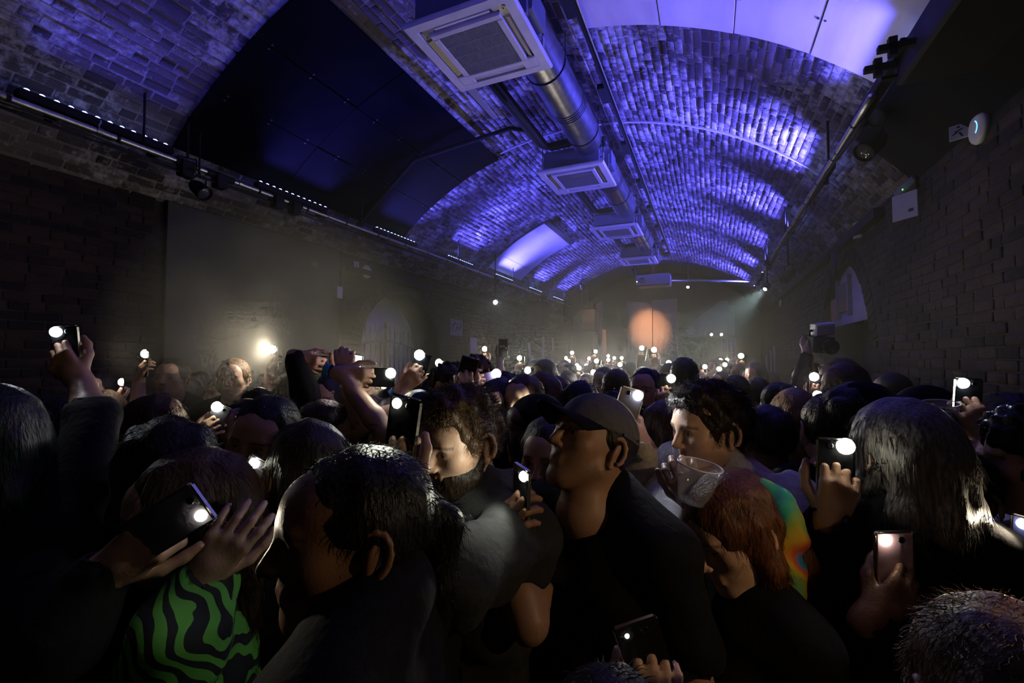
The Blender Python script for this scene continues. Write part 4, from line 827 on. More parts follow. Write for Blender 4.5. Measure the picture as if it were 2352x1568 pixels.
    def attrs(V):
        P = ((V-C)@R)/hs; lip = np.clip(1-np.abs(P[:, 2]+.0615)/.0125, 0, 1)*np.clip(1-np.abs(P[:, 0])/.026, 0, 1)*(P[:, 1] > .078); ax = np.abs(P[:, 0])
        eye = (np.hypot(ax-.031, P[:, 2]-.004) < .0062)*(P[:, 1] > .082); lash = (np.abs(np.hypot(ax-.031, P[:, 2]-.004)-.0118) < .002)*(P[:, 1] > .07)*(P[:, 2] > .004)
        brow = np.clip(1-np.abs(P[:, 2]-.027+.25*(ax-.03)**2/.03)/.006, 0, 1)*(ax > .012)*(ax < .055)*(P[:, 1] > .055)
        st = np.maximum(brow*.9, lash*.7)
        if stub: st = np.maximum(st, stub*np.clip((-.035-P[:, 2])/.02, 0, 1)*(P[:, 2] > -.14)*np.clip((P[:, 1]+.01)/.03, 0, 1)*(lip < .2))
        if hair and hair[0] == 'crop': st = np.maximum(st, .85*(P[:, 2] > .045+np.clip(P[:, 1], 0, 1)*.2))
        return {'lip': lip, 'eye': np.maximum(eye, 0).astype(float), 'stub': st}
    body, V, Fq = put(S, 'body', mskin(skin), e, cs, fine, attr=attrs, smooth_it=1 if q else 0)
    # ---- clothes
    tf = [[(-.6, .6, .013)] if q == 2 and i < 2 else ([(1.1*s, 1.6*s, .013)] if q == 2 else []) for i in range(3)]
    GT.plane(B(0, 0, .86*s), (0, 0, -1.0), .01)
    if hood:
        for qn in (-1, 1): GT.chain([B(qn*.03*s, -.10*s, 1.47*s), B(qn*.085*s, -.05*s, 1.475*s), B(qn*.07*s, .055*s, 1.41*s)], [.038, .034, .026], .02)
    GT.cone(nb+unit(nb-B(0, -.02*s, 1.40*s))*.12, nb*.8+B(0, .012*s, 1.43*s)*.2, neckhole*1.15, neckhole*.85, .008, sub=True)
    for hp, hd, hr in HEM: GT.cone(hp+hd*hr*.9, hp+hd*(hr*.9+.05), hr, hr, .004, sub=True)
    fo = fold if fold is not None else (.0035 if q == 2 else .002)
    dsp = (lambda x, y, z: fo*(np.sin(x*38+z*21+sd)+np.sin(y*44-z*29+x*13+sd*2)+.7*np.sin(z*70+x*25)-1.9)) if q > 0 else None
    put(GT, 'top', topmat or mcloth(top[0]), e, .020 if q < 2 else .018, tf, inflate=.011+(.006 if hood else 0), disp=dsp)
    TR_ = SDF(); TR_.ell(B(0, 0, .93*s), (.168*s, .115*s, .12*s), RB, .05); legs_sdf(TR_, B, s, .008); TR_.plane(B(0, 0, 1.0*s), (0, 0, 1.0), .01); TR_.plane((0, 0, .07), (0, 0, -1.0), .005)
    put(TR_, 'trousers', mcloth(('black', 'denim', 'charcoal', 'navy')[sd % 4]), e, .028, inflate=.010)
    SH = SDF()
    for sg in (-1, 1): SH.cone(B(sg*.105*s, -.04, .05), B(sg*.118*s, .155*s, .042), .050*s, .042*s, .03)
    SH.plane((0, 0, .0), (0, 0, -1.0), .003); put(SH, 'shoes', mcloth('black'), e, .026)
    # ---- hair
    if hair and hair[0] != 'none':
        st, hcn = hair; HS = SDF(); hair_sdf(HS, C, R, hs, st); hq_ = (.013, .008, .0058)[q]
        am = {'curly': .006, 'wavy': .005, 'afro': .006, 'mop': .007, 'braids': .004}.get(st, .0022) if q else .0
        fr = {'curly': 150, 'wavy': 110, 'afro': 120, 'mop': 120}.get(st, 90)
        if am: dd = lambda x, y, z: am*(np.sin(x*fr+1.3*np.sin(z*60))*np.sin(y*fr+sd)+.8*np.sin((x+y)*fr*.7+z*(fr*.7 if st in ('curly', 'afro', 'mop', 'wavy') else 14)))
        ho, HV, HF = put(HS, 'hair', mhair(hcn), e, hq_, disp=dd if am else None)
        if ho is not None and q > 0 and st != 'crop':
            N = vnormals(HV, HF); rr = np.random.default_rng(sd); n = strand_n or (2200 if q == 2 else 500); ids = rr.integers(0, len(HV), n); P = HV[ids]; Nn = N[ids]
            dn = R@np.array([0, -.35, -1.0]); fl = dn-Nn*(Nn@dn)[:, None]; fl /= np.maximum(np.linalg.norm(fl, axis=1), 1e-6)[:, None]; jit = rr.normal(size=(n, 3))*.35
            lens, cur, wn, gv = {'curly': (.038, .010, 1.0, .05), 'mop': (.034, .009, 1.0, .04), 'wavy': (.026, .006, 1.0, .0), 'afro': (.03, .006, 1.3, 0), 'long': (.085, .002, .06, .18), 'bob': (.06, .002, .06, .18), 'braids': (.03, .004, .7, .05)}.get(st, (.022, .002, .75, .05))
            loc = ((P-C)@R)/hs; keep = ~((loc[:, 1] > .045) & (loc[:, 2] < .075)) if lens < .06 else ~((loc[:, 1] > .06) & (np.abs(loc[:, 0]) < .055) & (loc[:, 2] < .09)); P, Nn, fl, jit = P[keep], Nn[keep], fl[keep], jit[keep]
            Dv = fl*(1.0)+Nn*wn+jit*(.5 if lens < .06 else .12); Dv /= np.linalg.norm(Dv, axis=1)[:, None]
            SV, SF = strands(P-Nn*.003, Dv, hair_len or lens, .00075 if q == 2 else .0012, cur, gv, 4 if q == 2 else 3, sd)
            so = link('hair_strands', mesh('hair_strands', SV, SF, mhair(strand_col or hcn), True), ho); so['kind'] = 'stuff'
    T = lambda x, y, z: C+R@np.array([x*hs, y*hs, z*hs])
    if beard:
        BS = SDF(); BS.ell(T(0, .030, -.062), (.062*hs, .064*hs, .062*hs), R, .02); BS.ball(T(0, .062, -.102), .028*hs, .02)
        for q_ in (-1, 1): BS.chain([T(q_*.066, -.004, -.030), T(q_*.056, .018, -.070), T(q_*.026, .055, -.100)], [.012*hs, .018*hs, .020*hs], .015)
        BS.ell(T(0, .10, -.058), (.024*hs, .035*hs, .010*hs), R, .006, sub=True); BS.ell(T(0, .085, -.008), (.075*hs, .060*hs, .042*hs), R, .012, sub=True); BS.plane(T(0, -.016, 0), R@np.array([0, -1.0, 0]), .006)
        bo, BVt, BF = put(BS, 'beard', mhair(beard), e, .0065, disp=lambda x, y, z: .002*np.sin(x*190)*np.sin(y*170+z*150))
        N = vnormals(BVt, BF); rr = np.random.default_rng(sd+5); ids = rr.integers(0, len(BVt), 900); dv = N[ids]*.8+(R@np.array([0, .3, -1.0]))+rr.normal(size=(900, 3))*.3; dv /= np.linalg.norm(dv, axis=1)[:, None]
        SV, SF = strands(BVt[ids]-N[ids]*.002, dv, .011, .0007, 0, 0, 2, sd); so = link('beard_strands', mesh('beard_strands', SV, SF, mhair(beard), True), bo); so['kind'] = 'stuff'
    if hat: make_hat(hat, e, C, R, hs, q)
    if jew:
        for sg in jew['sides']:
            c0 = T(sg*.083, -.006, -.050); rr_ = jew.get('r', .018); m = MB(); ax = R@np.array([0, 1.0, 0]); dn = R@np.array([0, 0, -1.0])
            m.tube([c0+dn*rr_+(ax*math.cos(a)+dn*math.sin(a))*rr_ for a in np.linspace(0, 2*math.pi, 22)], .0016, 6, caps=False); m.build('earring', mat('gold', (.8, .55, .25), .25, 1.0), e, True)
    e['_f'] = 1; del e['_f']
    return dict(e=e, root=root, C=C, R=R, T=T, B=B, s=s, hands=hands)
def make_hat(hat, e, C, R, hs, q):
    T = lambda x, y, z: C+R@np.array([x*hs, y*hs, z*hs]); r = lambda v: v*hs; kind, colr = hat[0], hat[1]; mt = mcloth(colr)
    if kind == 'beanie':
        S = SDF(); S.ell(T(0, -.022, .040), (r(.086), r(.108), r(.098)), R, .02); S.plane(T(0, .05, .025), R@np.array([0, .35, -1.0]), .004); put(S, 'beanie', mt, e, .010 if q else .014)
        S = SDF(); pts = [T(.083*math.cos(a), -.02+.105*math.sin(a), .028+.018*math.sin(a)) for a in np.linspace(0, 6.283, 19)]; S.chain(pts, [r(.012)]*19, .006); put(S, 'beanie_cuff', mt, e, .009 if q else .013)
    else:
        flip = -1 if kind == 'cap_back' else 1; R2 = R@rotm(0 if flip > 0 else math.pi); T2 = lambda x, y, z: C+R2@np.array([x*hs, y*hs, z*hs]); yc = -.020*flip
        yc = -.010*flip if flip > 0 else .026; S = SDF(); S.ell(T2(0, yc, .036), (r(.085), r(.112), r(.097)), R2, .02); S.plane(T2(0, 0, .040), R2@np.array([0, -.10, -1.0]), .003); co, V, F_ = put(S, 'cap_crown', mt, e, .007 if q == 2 else .012)
        v, f = [], []; n = 17; m_ = 6
        for i in range(n):                                           # curved peak with thickness
            a = math.radians(-66+132*i/(n-1))
            for j in range(m_):
                t = j/(m_-1); x = .083*math.sin(a)*(1-.03*t); y = yc+.106*math.cos(a)+.082*t*math.cos(a)**.6; z = .047-.030*(math.sin(a)**2)*(.35+.65*t)-.008*t
                for dz in (0, .0035): v.append(T2(x, y, z+dz))
        for i in range(n-1):
            for j in range(m_-1):
                a_ = (i*m_+j)*2; b_ = ((i+1)*m_+j)*2; f += [(a_, b_, b_+2, a_+2), (a_+3, b_+3, b_+1, a_+1)]
                if j == m_-2: f.append((a_+2, b_+2, b_+3, a_+3))
        for i in (0, n-1):
            for j in range(m_-1): a_ = (i*m_+j)*2; f.append((a_, a_+2, a_+3, a_+1))
        link('cap_peak', mesh('cap_peak', v, f, mcloth(hat[2]) if len(hat) > 2 else mt, True), e)
        m = MB(); m.lathe([(.010, -.002), (.008, .004), (0, .006)], T2(0, yc, .034+.094), R2@np.array([0, 0, 1.0]), 10); m.build('cap_button', mt, e)
        m = MB(); m.tube([T2(.084*math.cos(a), yc+.110*math.sin(a), .044) for a in np.linspace(math.pi, 2*math.pi, 14)], r(.004), 6); m.build('cap_band', mt, e)
# ---------------------------------------------------------------- phones
M_phoneb = mat('phone black glass', (.015, .015, .018), .12, spec=.6); M_phoneg = mat('phone grey back', (.10, .10, .13), .3); M_phonep = mat('phone pink back', (.55, .36, .42), .35); M_edge = mat('phone steel edge', (.6, .58, .52), .25, 1.0)
M_phoneblue = mat('phone blue case', (.05, .07, .22), .4); M_lens = mat('camera lens', (.01, .01, .015), .05)
def led_mat(col, st):
    return mat('torch %.2f %.2f %.2f %.0f' % (*col, st), (1, 1, 1), .3, emit=(col, st))
WARM, COOL, GREEN, AMBER, PINK = (1.0, .89, .68), (.88, .93, 1.0), (.98, 1.0, .80), (1.0, .78, .50), (1.0, .86, .84)
def phone(label, led, d, up=(0, 1, 0), back=(0, 0, -1), col=WARM, w=1.0, thumb=1, mt=None, size=1.0, ledr=None, lit=True, screen=None, group=None, cone=146, ledpos=.058, cat='phone'):
    """led: pixel of the torch; up: phone's long axis, back: out of its back, both in camera space (right, up, away)"""
    b = unit(cv(*back)); u = cv(*up); u = unit(u-b*np.dot(u, b)); sx = np.cross(u, b)           # sx: to the right when the back is seen
    L_, Wd, Th = .073*size, .036*size, .0042*size; P = at(led[0], led[1], d); C = P-u*ledpos*size-sx*(-.018*thumb)*size-b*(Th+.002)
    e = empty('phone', C, label, cat, group); mb = MB(); mb.obox(C, sx, u, b, Wd, L_, Th, bev=.003); loc_parent(mb.build('shell', mt or M_phoneb), e)
    mb = MB()
    for sg in (-1, 1): mb.obox(C+sx*sg*(Wd), sx, u, b, .0012, L_*.94, Th*.8); mb.obox(C+u*sg*L_, sx, u, b, Wd*.9, .0012, Th*.8)
    loc_parent(mb.build('edge_band', M_edge), e)
    mb = MB(); mb.obox(C-b*(Th+.0004), sx, u, b, Wd*.93, L_*.95, .0004); loc_parent(mb.build('screen', screen or mat('dark screen', (.01, .01, .012), .1)), e)
    mb = MB(); q = C+u*ledpos*size+sx*(.012*thumb)*size+b*Th; mb.lathe([(.0065, 0), (.0065, .0015), (.0045, .0018), (0, .001)], q, b, 12); loc_parent(mb.build('camera_lens', M_lens, None, True), e)
    if lit:
        r = ledr or min(.024, max(.0095, .0115*d)); mb = MB(); mb.lathe([(r, 0), (r*.9, r*.40), (r*.55, r*.75), (0, r*.9)], C+u*ledpos*size-sx*.018*thumb*size+b*Th, b, 14)  # disc larger than a real led, widened with distance to imitate glare
        loc_parent(mb.build('torch', led_mat(col, 25.0), None, True), e)
        if w > 0: light_obj('torch_light', 'SPOT', P+b*(r*.9+.004), b, PHONE_W*w, col, e, spot_size=math.radians(cone), spot_blend=.35, shadow_soft_size=max(.006, r*.6))
    return dict(e=e, C=C, u=u, b=b, sx=sx, P=P, size=size)
def hold(ph, side, tilt=40, thumbside=None, down=.030, sleeve=None, elbow=None, pole=None, pose='grip', hsc=1.0, over=False):
    """arm spec for a hand behind the phone; thumbside +1 puts the thumb on the phone's sx side"""
    t = 1 if side == 'L' else -1; u, b, sx = ph['u'], ph['b'], ph['sx']; a = math.radians(tilt)
    h = unit(u*math.cos(a)-sx*t*math.sin(a)); s_ = unit(u*math.sin(a)+sx*t*math.cos(a)); n = -b
    if over: n = b
    W = ph['C']-u*down-h*.080*hsc-n*.020*hsc
    A = dict(side=side, wrist=W, h=h, n=n, s=s_, pose=pose, hsc=hsc)
    if sleeve: A['sleeve'] = sleeve
    if elbow is not None: A['elbow'] = at(*elbow)
    if pole is not None: A['pole'] = cv(*pole)
    return A
def free(side, wrist, h, n, pose='relaxed', sleeve=None, elbow=None, pole=None, thumb=1, hsc=1.0, fp=None):
    hh, nn = unit(cv(*h)), cv(*n); nn = unit(nn-hh*np.dot(nn, hh)); A = dict(side=side, wrist=at(*wrist), h=hh, n=nn, s=np.cross(hh, nn)*thumb, pose=pose, hsc=hsc, fp=fp)
    if sleeve: A['sleeve'] = sleeve
    if elbow is not None: A['elbow'] = at(*elbow)
    if pole is not None: A['pole'] = cv(*pole)
    return A
def wristband(name, label, w0, h, r=.031, wd=.010, colr='blue'):
    m = MB(); h = unit(h); m.lathe([(r, -wd), (r+.002, -wd), (r+.002, wd), (r, wd)], w0, h, 18); return tag(m.build(name, mat('band '+colr, {'blue': (.03, .22, .5), 'teal': (.02, .25, .3)}.get(colr, (.05, .3, .6)), .5)), label, 'wristband')
# ================================================================ the crowd
def zebra():
    m = bpy.data.materials.new('green zebra cloth'); m.use_nodes = True; nt = m.node_tree; N = nt.nodes.new; L = nt.links.new; b = nt.nodes['Principled BSDF']; b.inputs['Roughness'].default_value = .85
    tc = N('ShaderNodeTexCoord'); wv = N('ShaderNodeTexWave'); wv.inputs['Scale'].default_value = 14; wv.inputs['Distortion'].default_value = 7; wv.inputs['Detail'].default_value = 1; wv.bands_direction = 'DIAGONAL'; L(tc.outputs['Object'], wv.inputs['Vector'])
    rp = N('ShaderNodeValToRGB'); rp.color_ramp.interpolation = 'CONSTANT'; rp.color_ramp.elements[0].color = (.01, .012, .01, 1); rp.color_ramp.elements[1].position = .5; rp.color_ramp.elements[1].color = (.12, .42, .05, 1); L(wv.outputs['Fac'], rp.inputs[0]); L(rp.outputs[0], b.inputs['Base Color']); return m
def tiedye():
    m = bpy.data.materials.new('tie-dye cloth'); m.use_nodes = True; nt = m.node_tree; N = nt.nodes.new; L = nt.links.new; b = nt.nodes['Principled BSDF']; b.inputs['Roughness'].default_value = .85
    tc = N('ShaderNodeTexCoord'); nz = N('ShaderNodeTexNoise'); nz.inputs['Scale'].default_value = 9; nz.inputs['Detail'].default_value = 2; L(tc.outputs['Object'], nz.inputs['Vector'])
    rp = N('ShaderNodeValToRGB'); cr = rp.color_ramp; cols = [(.02, .12, .35), (.02, .35, .25), (.30, .42, .05), (.6, .33, .02), (.55, .06, .02), (.02, .20, .40)]
    cr.elements[0].position = .28; cr.elements[0].color = (*cols[0], 1); cr.elements[1].position = .72; cr.elements[1].color = (*cols[-1], 1)
    for i, c in enumerate(cols[1:-1]): e_ = cr.elements.new(.38+.09*i); e_.color = (*c, 1)
    L(nz.outputs['Fac'], rp.inputs[0]); L(rp.outputs[0], b.inputs['Base Color']); return m
# ---- front row
H = {}
H['front'] = person('woman in profile with dark hair tied back and gold hoop earring, front centre', (803, 1234), .66, 104, 4, low=-.07, skin='brown', hair=('tail', 'black'), top=('black', 'long'), q=2, female=True, hs=1.0, bface=60, jew=dict(sides=(-1,), r=.020), neckhole=.07, strand_n=2600)
ph = phone('phone held level in front of the brown-haired woman, torch shining', (460, 1185), .74, (.84, .52, .1), (.05, -.1, -1), WARM, .7, thumb=-1, mt=M_phoneg, screen=None)
H['green'] = person('person with green-tipped hair at the left edge', (-95, 1035), .92, 70, 0, skin='tan', strand_col='green', hair=('bob', 'black'), top=('black', 'none'), q=2, female=True, bface=60, arms=[free('R', (232, 1322, .74), (.75, .55, .15), (.1, .2, 1), 'hook', 'long', elbow=(120, 1480, .70), thumb=-1)], strand_n=2200, hair_len=.05)
H['left'] = person('brown-haired woman in green zebra top, hand on her neck', (425, 1186), .93, 97, -4, skin='fair', hair=('long', 'brown'), top=('black', 'long'), topmat=zebra(), q=2, female=True, bface=75, arms=[free('L', (462, 1330, .84), (.55, .80, .12), (-.25, .1, 1), 'relaxed', elbow=(400, 1540, .80), thumb=-1)], strand_n=4200)
H['redhair'] = person('red-brown haired woman looking down, front right', (1682, 1226), 1.04, 136, -20, 8, skin='fair', hair=('bob', 'red brown'), top=('black', 'long'), q=2, female=True, jew=dict(sides=(-1,), r=.011), strand_n=4200)
S_ = SDF(); rt = H['redhair']['root']; S_.chain([at(1752, 1120, 1.03)-rt, at(1790, 1160, 1.02)-rt, at(1806, 1228, 1.01)-rt, at(1808, 1300, 1.0)-rt, at(1785, 1430, 1.0)-rt], [.022, .032, .034, .034, .05], .03)
put(S_, 'tie_dye_hood', tiedye(), H['redhair']['e'], .012, disp=lambda x, y, z: .004*np.sin(x*60+z*50)+.003*np.sin(z*110+y*40))
H['blondcrown'] = person('fair-haired head at the bottom right corner', (2312, 1650), .50, 30, 0, skin='fair', hair=('short', 'light brown'), top=('black', 'short'), q=2, strand_n=2600)
# ---- bearded man
ph = phone('phone with lit torch in the raised hand of the bearded man', (910, 926), .82, (.16, 1, 0), (-.55, .05, -.83), GREEN, .7, thumb=1)
H['beard'] = person('bearded man with wavy brown hair in a grey hoodie, raising a phone', (1056, 1016), 1.12, 134, -12, -4, low=-.02, skin='fair', hair=('wavy', 'brown'), top=('charcoal', 'long'), hood=True, beard='dark brown', q=2, bface=140, arms=[hold(ph, 'L', tilt=34, thumbside=1, down=.050, elbow=(1046, 1330, .82), sleeve='long')], strand_n=4200, fold=.006)
# ---- man in cap
ph = phone('phone seen edge-on with torch lit, in the capped man\'s hand', (1201, 1094), .96, (.0, 1, -.05), (-.92, 0, -.42), GREEN, .8, thumb=-1, cone=165)
H['cap'] = person('man in a pale cap with black peak and black t-shirt', (1356, 1024), 1.10, 128, 27, 2, skin='tan', hair=('crop', 'black'), top=('black', 'short'), hat=('cap', 'grey', 'black'), q=2, bface=140, stub=.35, arms=[hold(ph, 'R', tilt=35, thumbside=1, down=.035, elbow=(1215, 1430, .95))])
# ---- curly man in white t-shirt with a plastic cup
H['white'] = person('curly-haired man in a white t-shirt holding a plastic cup', (1628, 990), 1.28, 126, -4, 0, low=-.07, skin='fair', hair=('wavy', 'dark brown'), top=('white', 'half'), q=2, bface=150, stub=.35, arms=[free('R', (1608, 1172, 1.10), (-.42, .85, .15), (.35, .1, .9), 'cup', elbow=(1520, 1330, 1.05), thumb=1, sleeve='half')], strand_n=4200, fold=.006)
def cup(label, px, d, R_=.042, h=.10, tiltv=(.12, 1, 0), mark=None):
    c = at(*px, d); u = unit(cv(*tiltv)); e = empty('plastic_cup', c, label, 'cup'); m = MB(); r0 = R_*.72
    m.lathe([(0, 0), (r0, 0), (r0*1.02, .002), (R_*.985, h-.004), (R_*1.04, h-.003), (R_*1.04, h), (R_*.98, h), (r0*.97, .004), (0, .004)], c, u, 28); loc_parent(m.build('wall', mat('clear plastic', (.8, .8, .84), .08, spec=.9, alpha=.16), None, True), e)
    m = MB(); m.tube([c+u*h+(unit(np.cross(u, cv(0, 0, 1)))*math.cos(a)+unit(np.cross(u, np.cross(u, cv(0, 0, 1))))*math.sin(a))*R_*1.02 for a in np.linspace(0, 6.2832, 25)], .0018, 6, caps=False); loc_parent(m.build('rim', mat('cup rim', (.85, .85, .88), .1, spec=.9), None, True), e)
    if mark:
        cu = bpy.data.curves.new('lettering', 'FONT'); cu.body = mark; cu.size = .019; cu.align_x = 'CENTER'; cu.extrude = .0004
        o = bpy.data.objects.new('lettering', cu); COL.objects.link(o); me = bpy.data.meshes.new_from_object(o); bpy.data.objects.remove(o); me.materials.append(mat('cup print', (.75, .8, .85), .5, emit=None))
        t = link('lettering', me); f = unit(CAM-c); sx = unit(np.cross(u, f)); t.matrix_world = Matrix(((sx[0], u[0], f[0], 0), (sx[1], u[1], f[1], 0), (sx[2], u[2], f[2], 0), (0, 0, 0, 1))); pp = c+u*h*.62+f*R_*.98; t.matrix_world.translation = Vector(tuple(pp)); M_ = t.matrix_world.copy(); t.parent = e; t.matrix_parent_inverse = Matrix.Translation(-e.location); t.matrix_basis = M_
    return e
cup('clear plastic cup in the hand of the man in white', (1592, 1150), 1.03, .047, .085, (.15, 1, -.1))
# ---- raised arm at left
ph = phone('dark phone with white torch, raised at the far left', (127, 762), 1.26, (-.05, 1, 0), (.05, -.05, -1), COOL, .5, thumb=1)
H['braids'] = person('dark braided head with an arm raised, left foreground', (372, 1098), 1.02, 28, 0, skin='tan', hair=('braids', 'black'), top=('black', 'half'), q=2, bface=20, arms=[hold(ph, 'L', tilt=38, thumbside=-1, down=.020, elbow=(214, 968, 1.14), sleeve='half')], strand_n=3800, hair_len=.018)
H['shade'] = person('dark-haired person with ear showing behind the green-haired one', (75, 1010), 1.30, 60, 0, skin='fair', hair=('short', 'black'), q=1)
H['longbrown'] = person('long brown hair seen from behind above the braided head', (343, 988), 1.72, 40, 0, skin='fair', hair=('long', 'brown'), q=1, female=True, strand_n=1800)
H['blonde'] = person('blond woman half hidden behind the raised left arm', (238, 955), 2.45, 165, 0, skin='fair', hair=('bob', 'blond'), q=1, female=True)
# ---- left middle
ph = phone('phone with lit torch at the chin of the crop-haired man', (583, 1064), 1.10, (.45, .9, 0), (-.05, 0, -1), GREEN, .5, mt=M_phoneg)
H['crew'] = person('smiling man with cropped black hair tilting his head', (602, 1010), 1.36, 152, -8, -14, skin='tan', hair=('short', 'black'), top=('black', 'long'), q=2, stub=.5, arms=[hold(ph, 'L', tilt=30, thumbside=1, elbow=(640, 1330, 1.15))], strand_n=1500)
H['blackhair'] = person('long straight dark hair seen from behind, left of the front woman', (702, 1085), 1.16, 20, 0, skin='fair', hair=('long', 'dark brown'), q=2, female=True, strand_n=3200)
H['earring'] = person('woman with swept-back hair and small hoop looking down to the right', (752, 1000), 1.72, -102, -14, skin='fair', hair=('tail', 'brown'), q=2, female=True, jew=dict(sides=(1,), r=.012), strand_n=1500)
ph = phone('phone with torch held low by warm-lit fingers at left', (498, 934), 1.80, (.45, .9, 0), (0, 0, -1), GREEN, .8, mt=M_phoneg)
person('dark figure behind the torch held by warm-lit fingers', (560, 985), 2.0, 150, 0, hair=('short', 'black'), q=1, arms=[hold(ph, 'R', tilt=30, thumbside=-1)])
# ---- hands up above the middle
ph = phone('phone held level by two hands with bright torch, left of the gate', (787, 829), 1.95, (1, -.05, 0), (0, 0, -1), PINK, .8, thumb=1, mt=M_phoneg)
A1 = hold(ph, 'R', tilt=20, thumbside=-1, down=.06, elbow=(706, 935, 1.9), sleeve='long')
H['recL'] = person('person in black with both arms up filming, left of the gate', (748, 930), 2.05, 160, 8, skin='fair', hair=('long', 'dark brown'), top=('black', 'long'), q=1, arms=[A1], female=True)
H['recR'] = person('person with bare forearm up and blue band, behind the filming hands', (845, 985), 1.85, 150, 8, skin='fair', hair=('long', 'light brown'), top=('black', 'short'), q=1, female=True, arms=[free('R', (796, 868, 1.80), (-.15, 1, .1), (-.2, .1, 1), 'grip', elbow=(830, 985, 1.72), thumb=1)])
a = H['recR']['hands'][1]; wristband('wristband', 'blue wristband on the bare raised forearm by the filming hands', a[0]+H['recR']['root']-a[1]*.03, a[1])
ph = phone('small phone with a glowing white screen before the gate', (826, 838), 2.5, (.95, -.15, 0), (0, 0, 1), COOL, 0, lit=False, screen=mat('lit screen', (.8, .85, .9), .3, emit=((.85, .92, 1), 1.6)))
person('person raising the glowing screen before the gate', (800, 935), 2.6, 10, 5, hair=('short', 'dark brown'), q=1, arms=[hold(ph, 'R', tilt=30, thumbside=1, sleeve='short')])
ph = phone('dark phone held level with torch lit, right of the gate', (897, 857), 1.75, (1, -.03, 0), (0, 0, -1), GREEN, .8, thumb=1)
H['rec2'] = person('person with pale forearm raising a level phone, before the gate', (905, 985), 1.80, 150, 5, skin='fair', hair=('short', 'dark brown'), top=('olive', 'short'), q=1, arms=[hold(ph, 'R', tilt=8, thumbside=-1, down=.05, elbow=(890, 1000, 1.62))])
a = H['rec2']['hands'][1]; wristband('wristband', 'blue wristband on the pale forearm below the level phone', a[0]+H['rec2']['root']-a[1]*.05, a[1])
ph = phone('phone gripped in a raised fist with torch lit, above the wavy-haired man', (963, 815), 1.95, (.35, .9, 0), (0, 0, -1), COOL, .8)
H['fist'] = person('person with a banded wrist raising a phone in a fist', (975, 1000), 2.0, 150, 0, skin='tan', hair=('short', 'black'), top=('black', 'short'), q=1, arms=[hold(ph, 'R', tilt=25, thumbside=1, elbow=(930, 975, 1.85))])
a = H['fist']['hands'][1]; wristband('wristband', 'blue wristband below the raised fist', a[0]+H['fist']['root']-a[1]*.035, a[1])
ph = phone('tall dark phone with unlit torch tilted over the crowd', (1070, 826), 1.85, (.3, 1, 0), (.1, 0, -1), COOL, 0, lit=False)
person('bushy-haired person with a dark phone raised over the wavy-haired man', (1030, 905), 2.2, 160, 0, hair=('mop', 'dark brown'), q=1, arms=[hold(ph, 'L', tilt=20, thumbside=1)])
ph = phone('violet-backed phone held level with bright torch', (1140, 858), 2.25, (.97, .22, 0), (0, .05, -1), PINK, .9, thumb=1, mt=mat('violet case', (.22, .2, .42), .4))
person('curly brown head behind the violet-backed phone', (1095, 880), 2.4, 170, 0, hair=('mop', 'brown'), q=1, arms=[hold(ph, 'R', tilt=10, thumbside=-1, down=.05)])
# ---- centre middle
H['womanL'] = person('woman\'s face in shade left of the capped man', (1262, 1058), 1.38, 158, 0, skin='fair', hair=('long', 'dark brown'), q=2, female=True, strand_n=1500)
H['beanie'] = person('person in a black beanie facing left beside the capped man', (1222, 992), 1.62, 104, 0, skin='dark', hair=('none', 'black'), hat=('beanie', 'black'), q=1)
H['mid1'] = person('man with swept hair looking left, behind the black beanie', (1200, 926), 2.05, 150, 0, skin='fair', hair=('short', 'brown'), q=1)
person('light brown hair just right of the man with swept hair', (1238, 912), 2.5, 60, 0, hair=('bob', 'light brown'), q=1, female=True)
person('fair woman with long hair glimpsed left of the cropped head', (1277, 915), 2.75, 165, 0, hair=('long', 'light brown'), q=1, female=True)
person('cropped black head from behind, left of the capped man\'s peak', (1331, 940), 2.05, 12, 0, skin='brown', hair=('short', 'black'), q=1)
ph = phone('phone with brilliant torch held over the capped man', (1466, 908), 1.36, (.28, 1, .1), (.05, 0, -1), COOL, 1.2, thumb=-1, mt=M_phoneg)
H['gripper'] = person('long light-brown hair behind the capped man, gripping a bright phone', (1528, 1005), 1.62, 40, 0, skin='fair', hair=('long', 'light brown'), top=('cream', 'long'), q=2, female=True, arms=[hold(ph, 'L', tilt=62, thumbside=1, down=.045, elbow=(1425, 1165, 1.42), sleeve='long')], strand_n=2200)
person('curly crown between the capped man and the bright phone', (1420, 985), 1.85, 30, 0, hair=('curly', 'black'), q=1)
# ---- right middle
H['tall'] = person('tall smooth silhouette of a head before the back wall', (1570, 866), 3.0, 10, 0, skin='dark', hair=('short', 'black'), q=1)
person('round head silhouette right of the curly-haired man', (1690, 905), 3.1, 15, 0, skin='brown', hair=('short', 'dark brown'), q=1)
person('round head silhouette further right, touching the first', (1742, 908), 3.3, 0, 0, skin='brown', hair=('short', 'black'), q=1)
H['rim'] = person('rim-lit fair hair seen from behind, right of centre', (1826, 965), 1.95, 0, 0, hair=('bob', 'blond'), q=1, female=True, strand_n=1600)
H['strap'] = person('bare-shouldered woman in a strappy black top seen from behind', (1905, 992), 1.50, 20, 0, skin='fair', hair=('bun', 'dark brown'), top=('black', 'none'), q=2, female=True, strand_n=1500)
ph = phone('phone with dazzling greenish torch at right', (1943, 1025), 1.0, (.0, 1, 0), (-.25, 0, -1), GREEN, .6, thumb=-1, ledr=.018)
H['grey'] = person('long grey-brown hair seen from behind, right of the dazzling torch', (2062, 1052), 1.04, 42, 0, skin='fair', hair=('bob', 'grey'), q=2, female=True, bface=25, strand_n=3600)
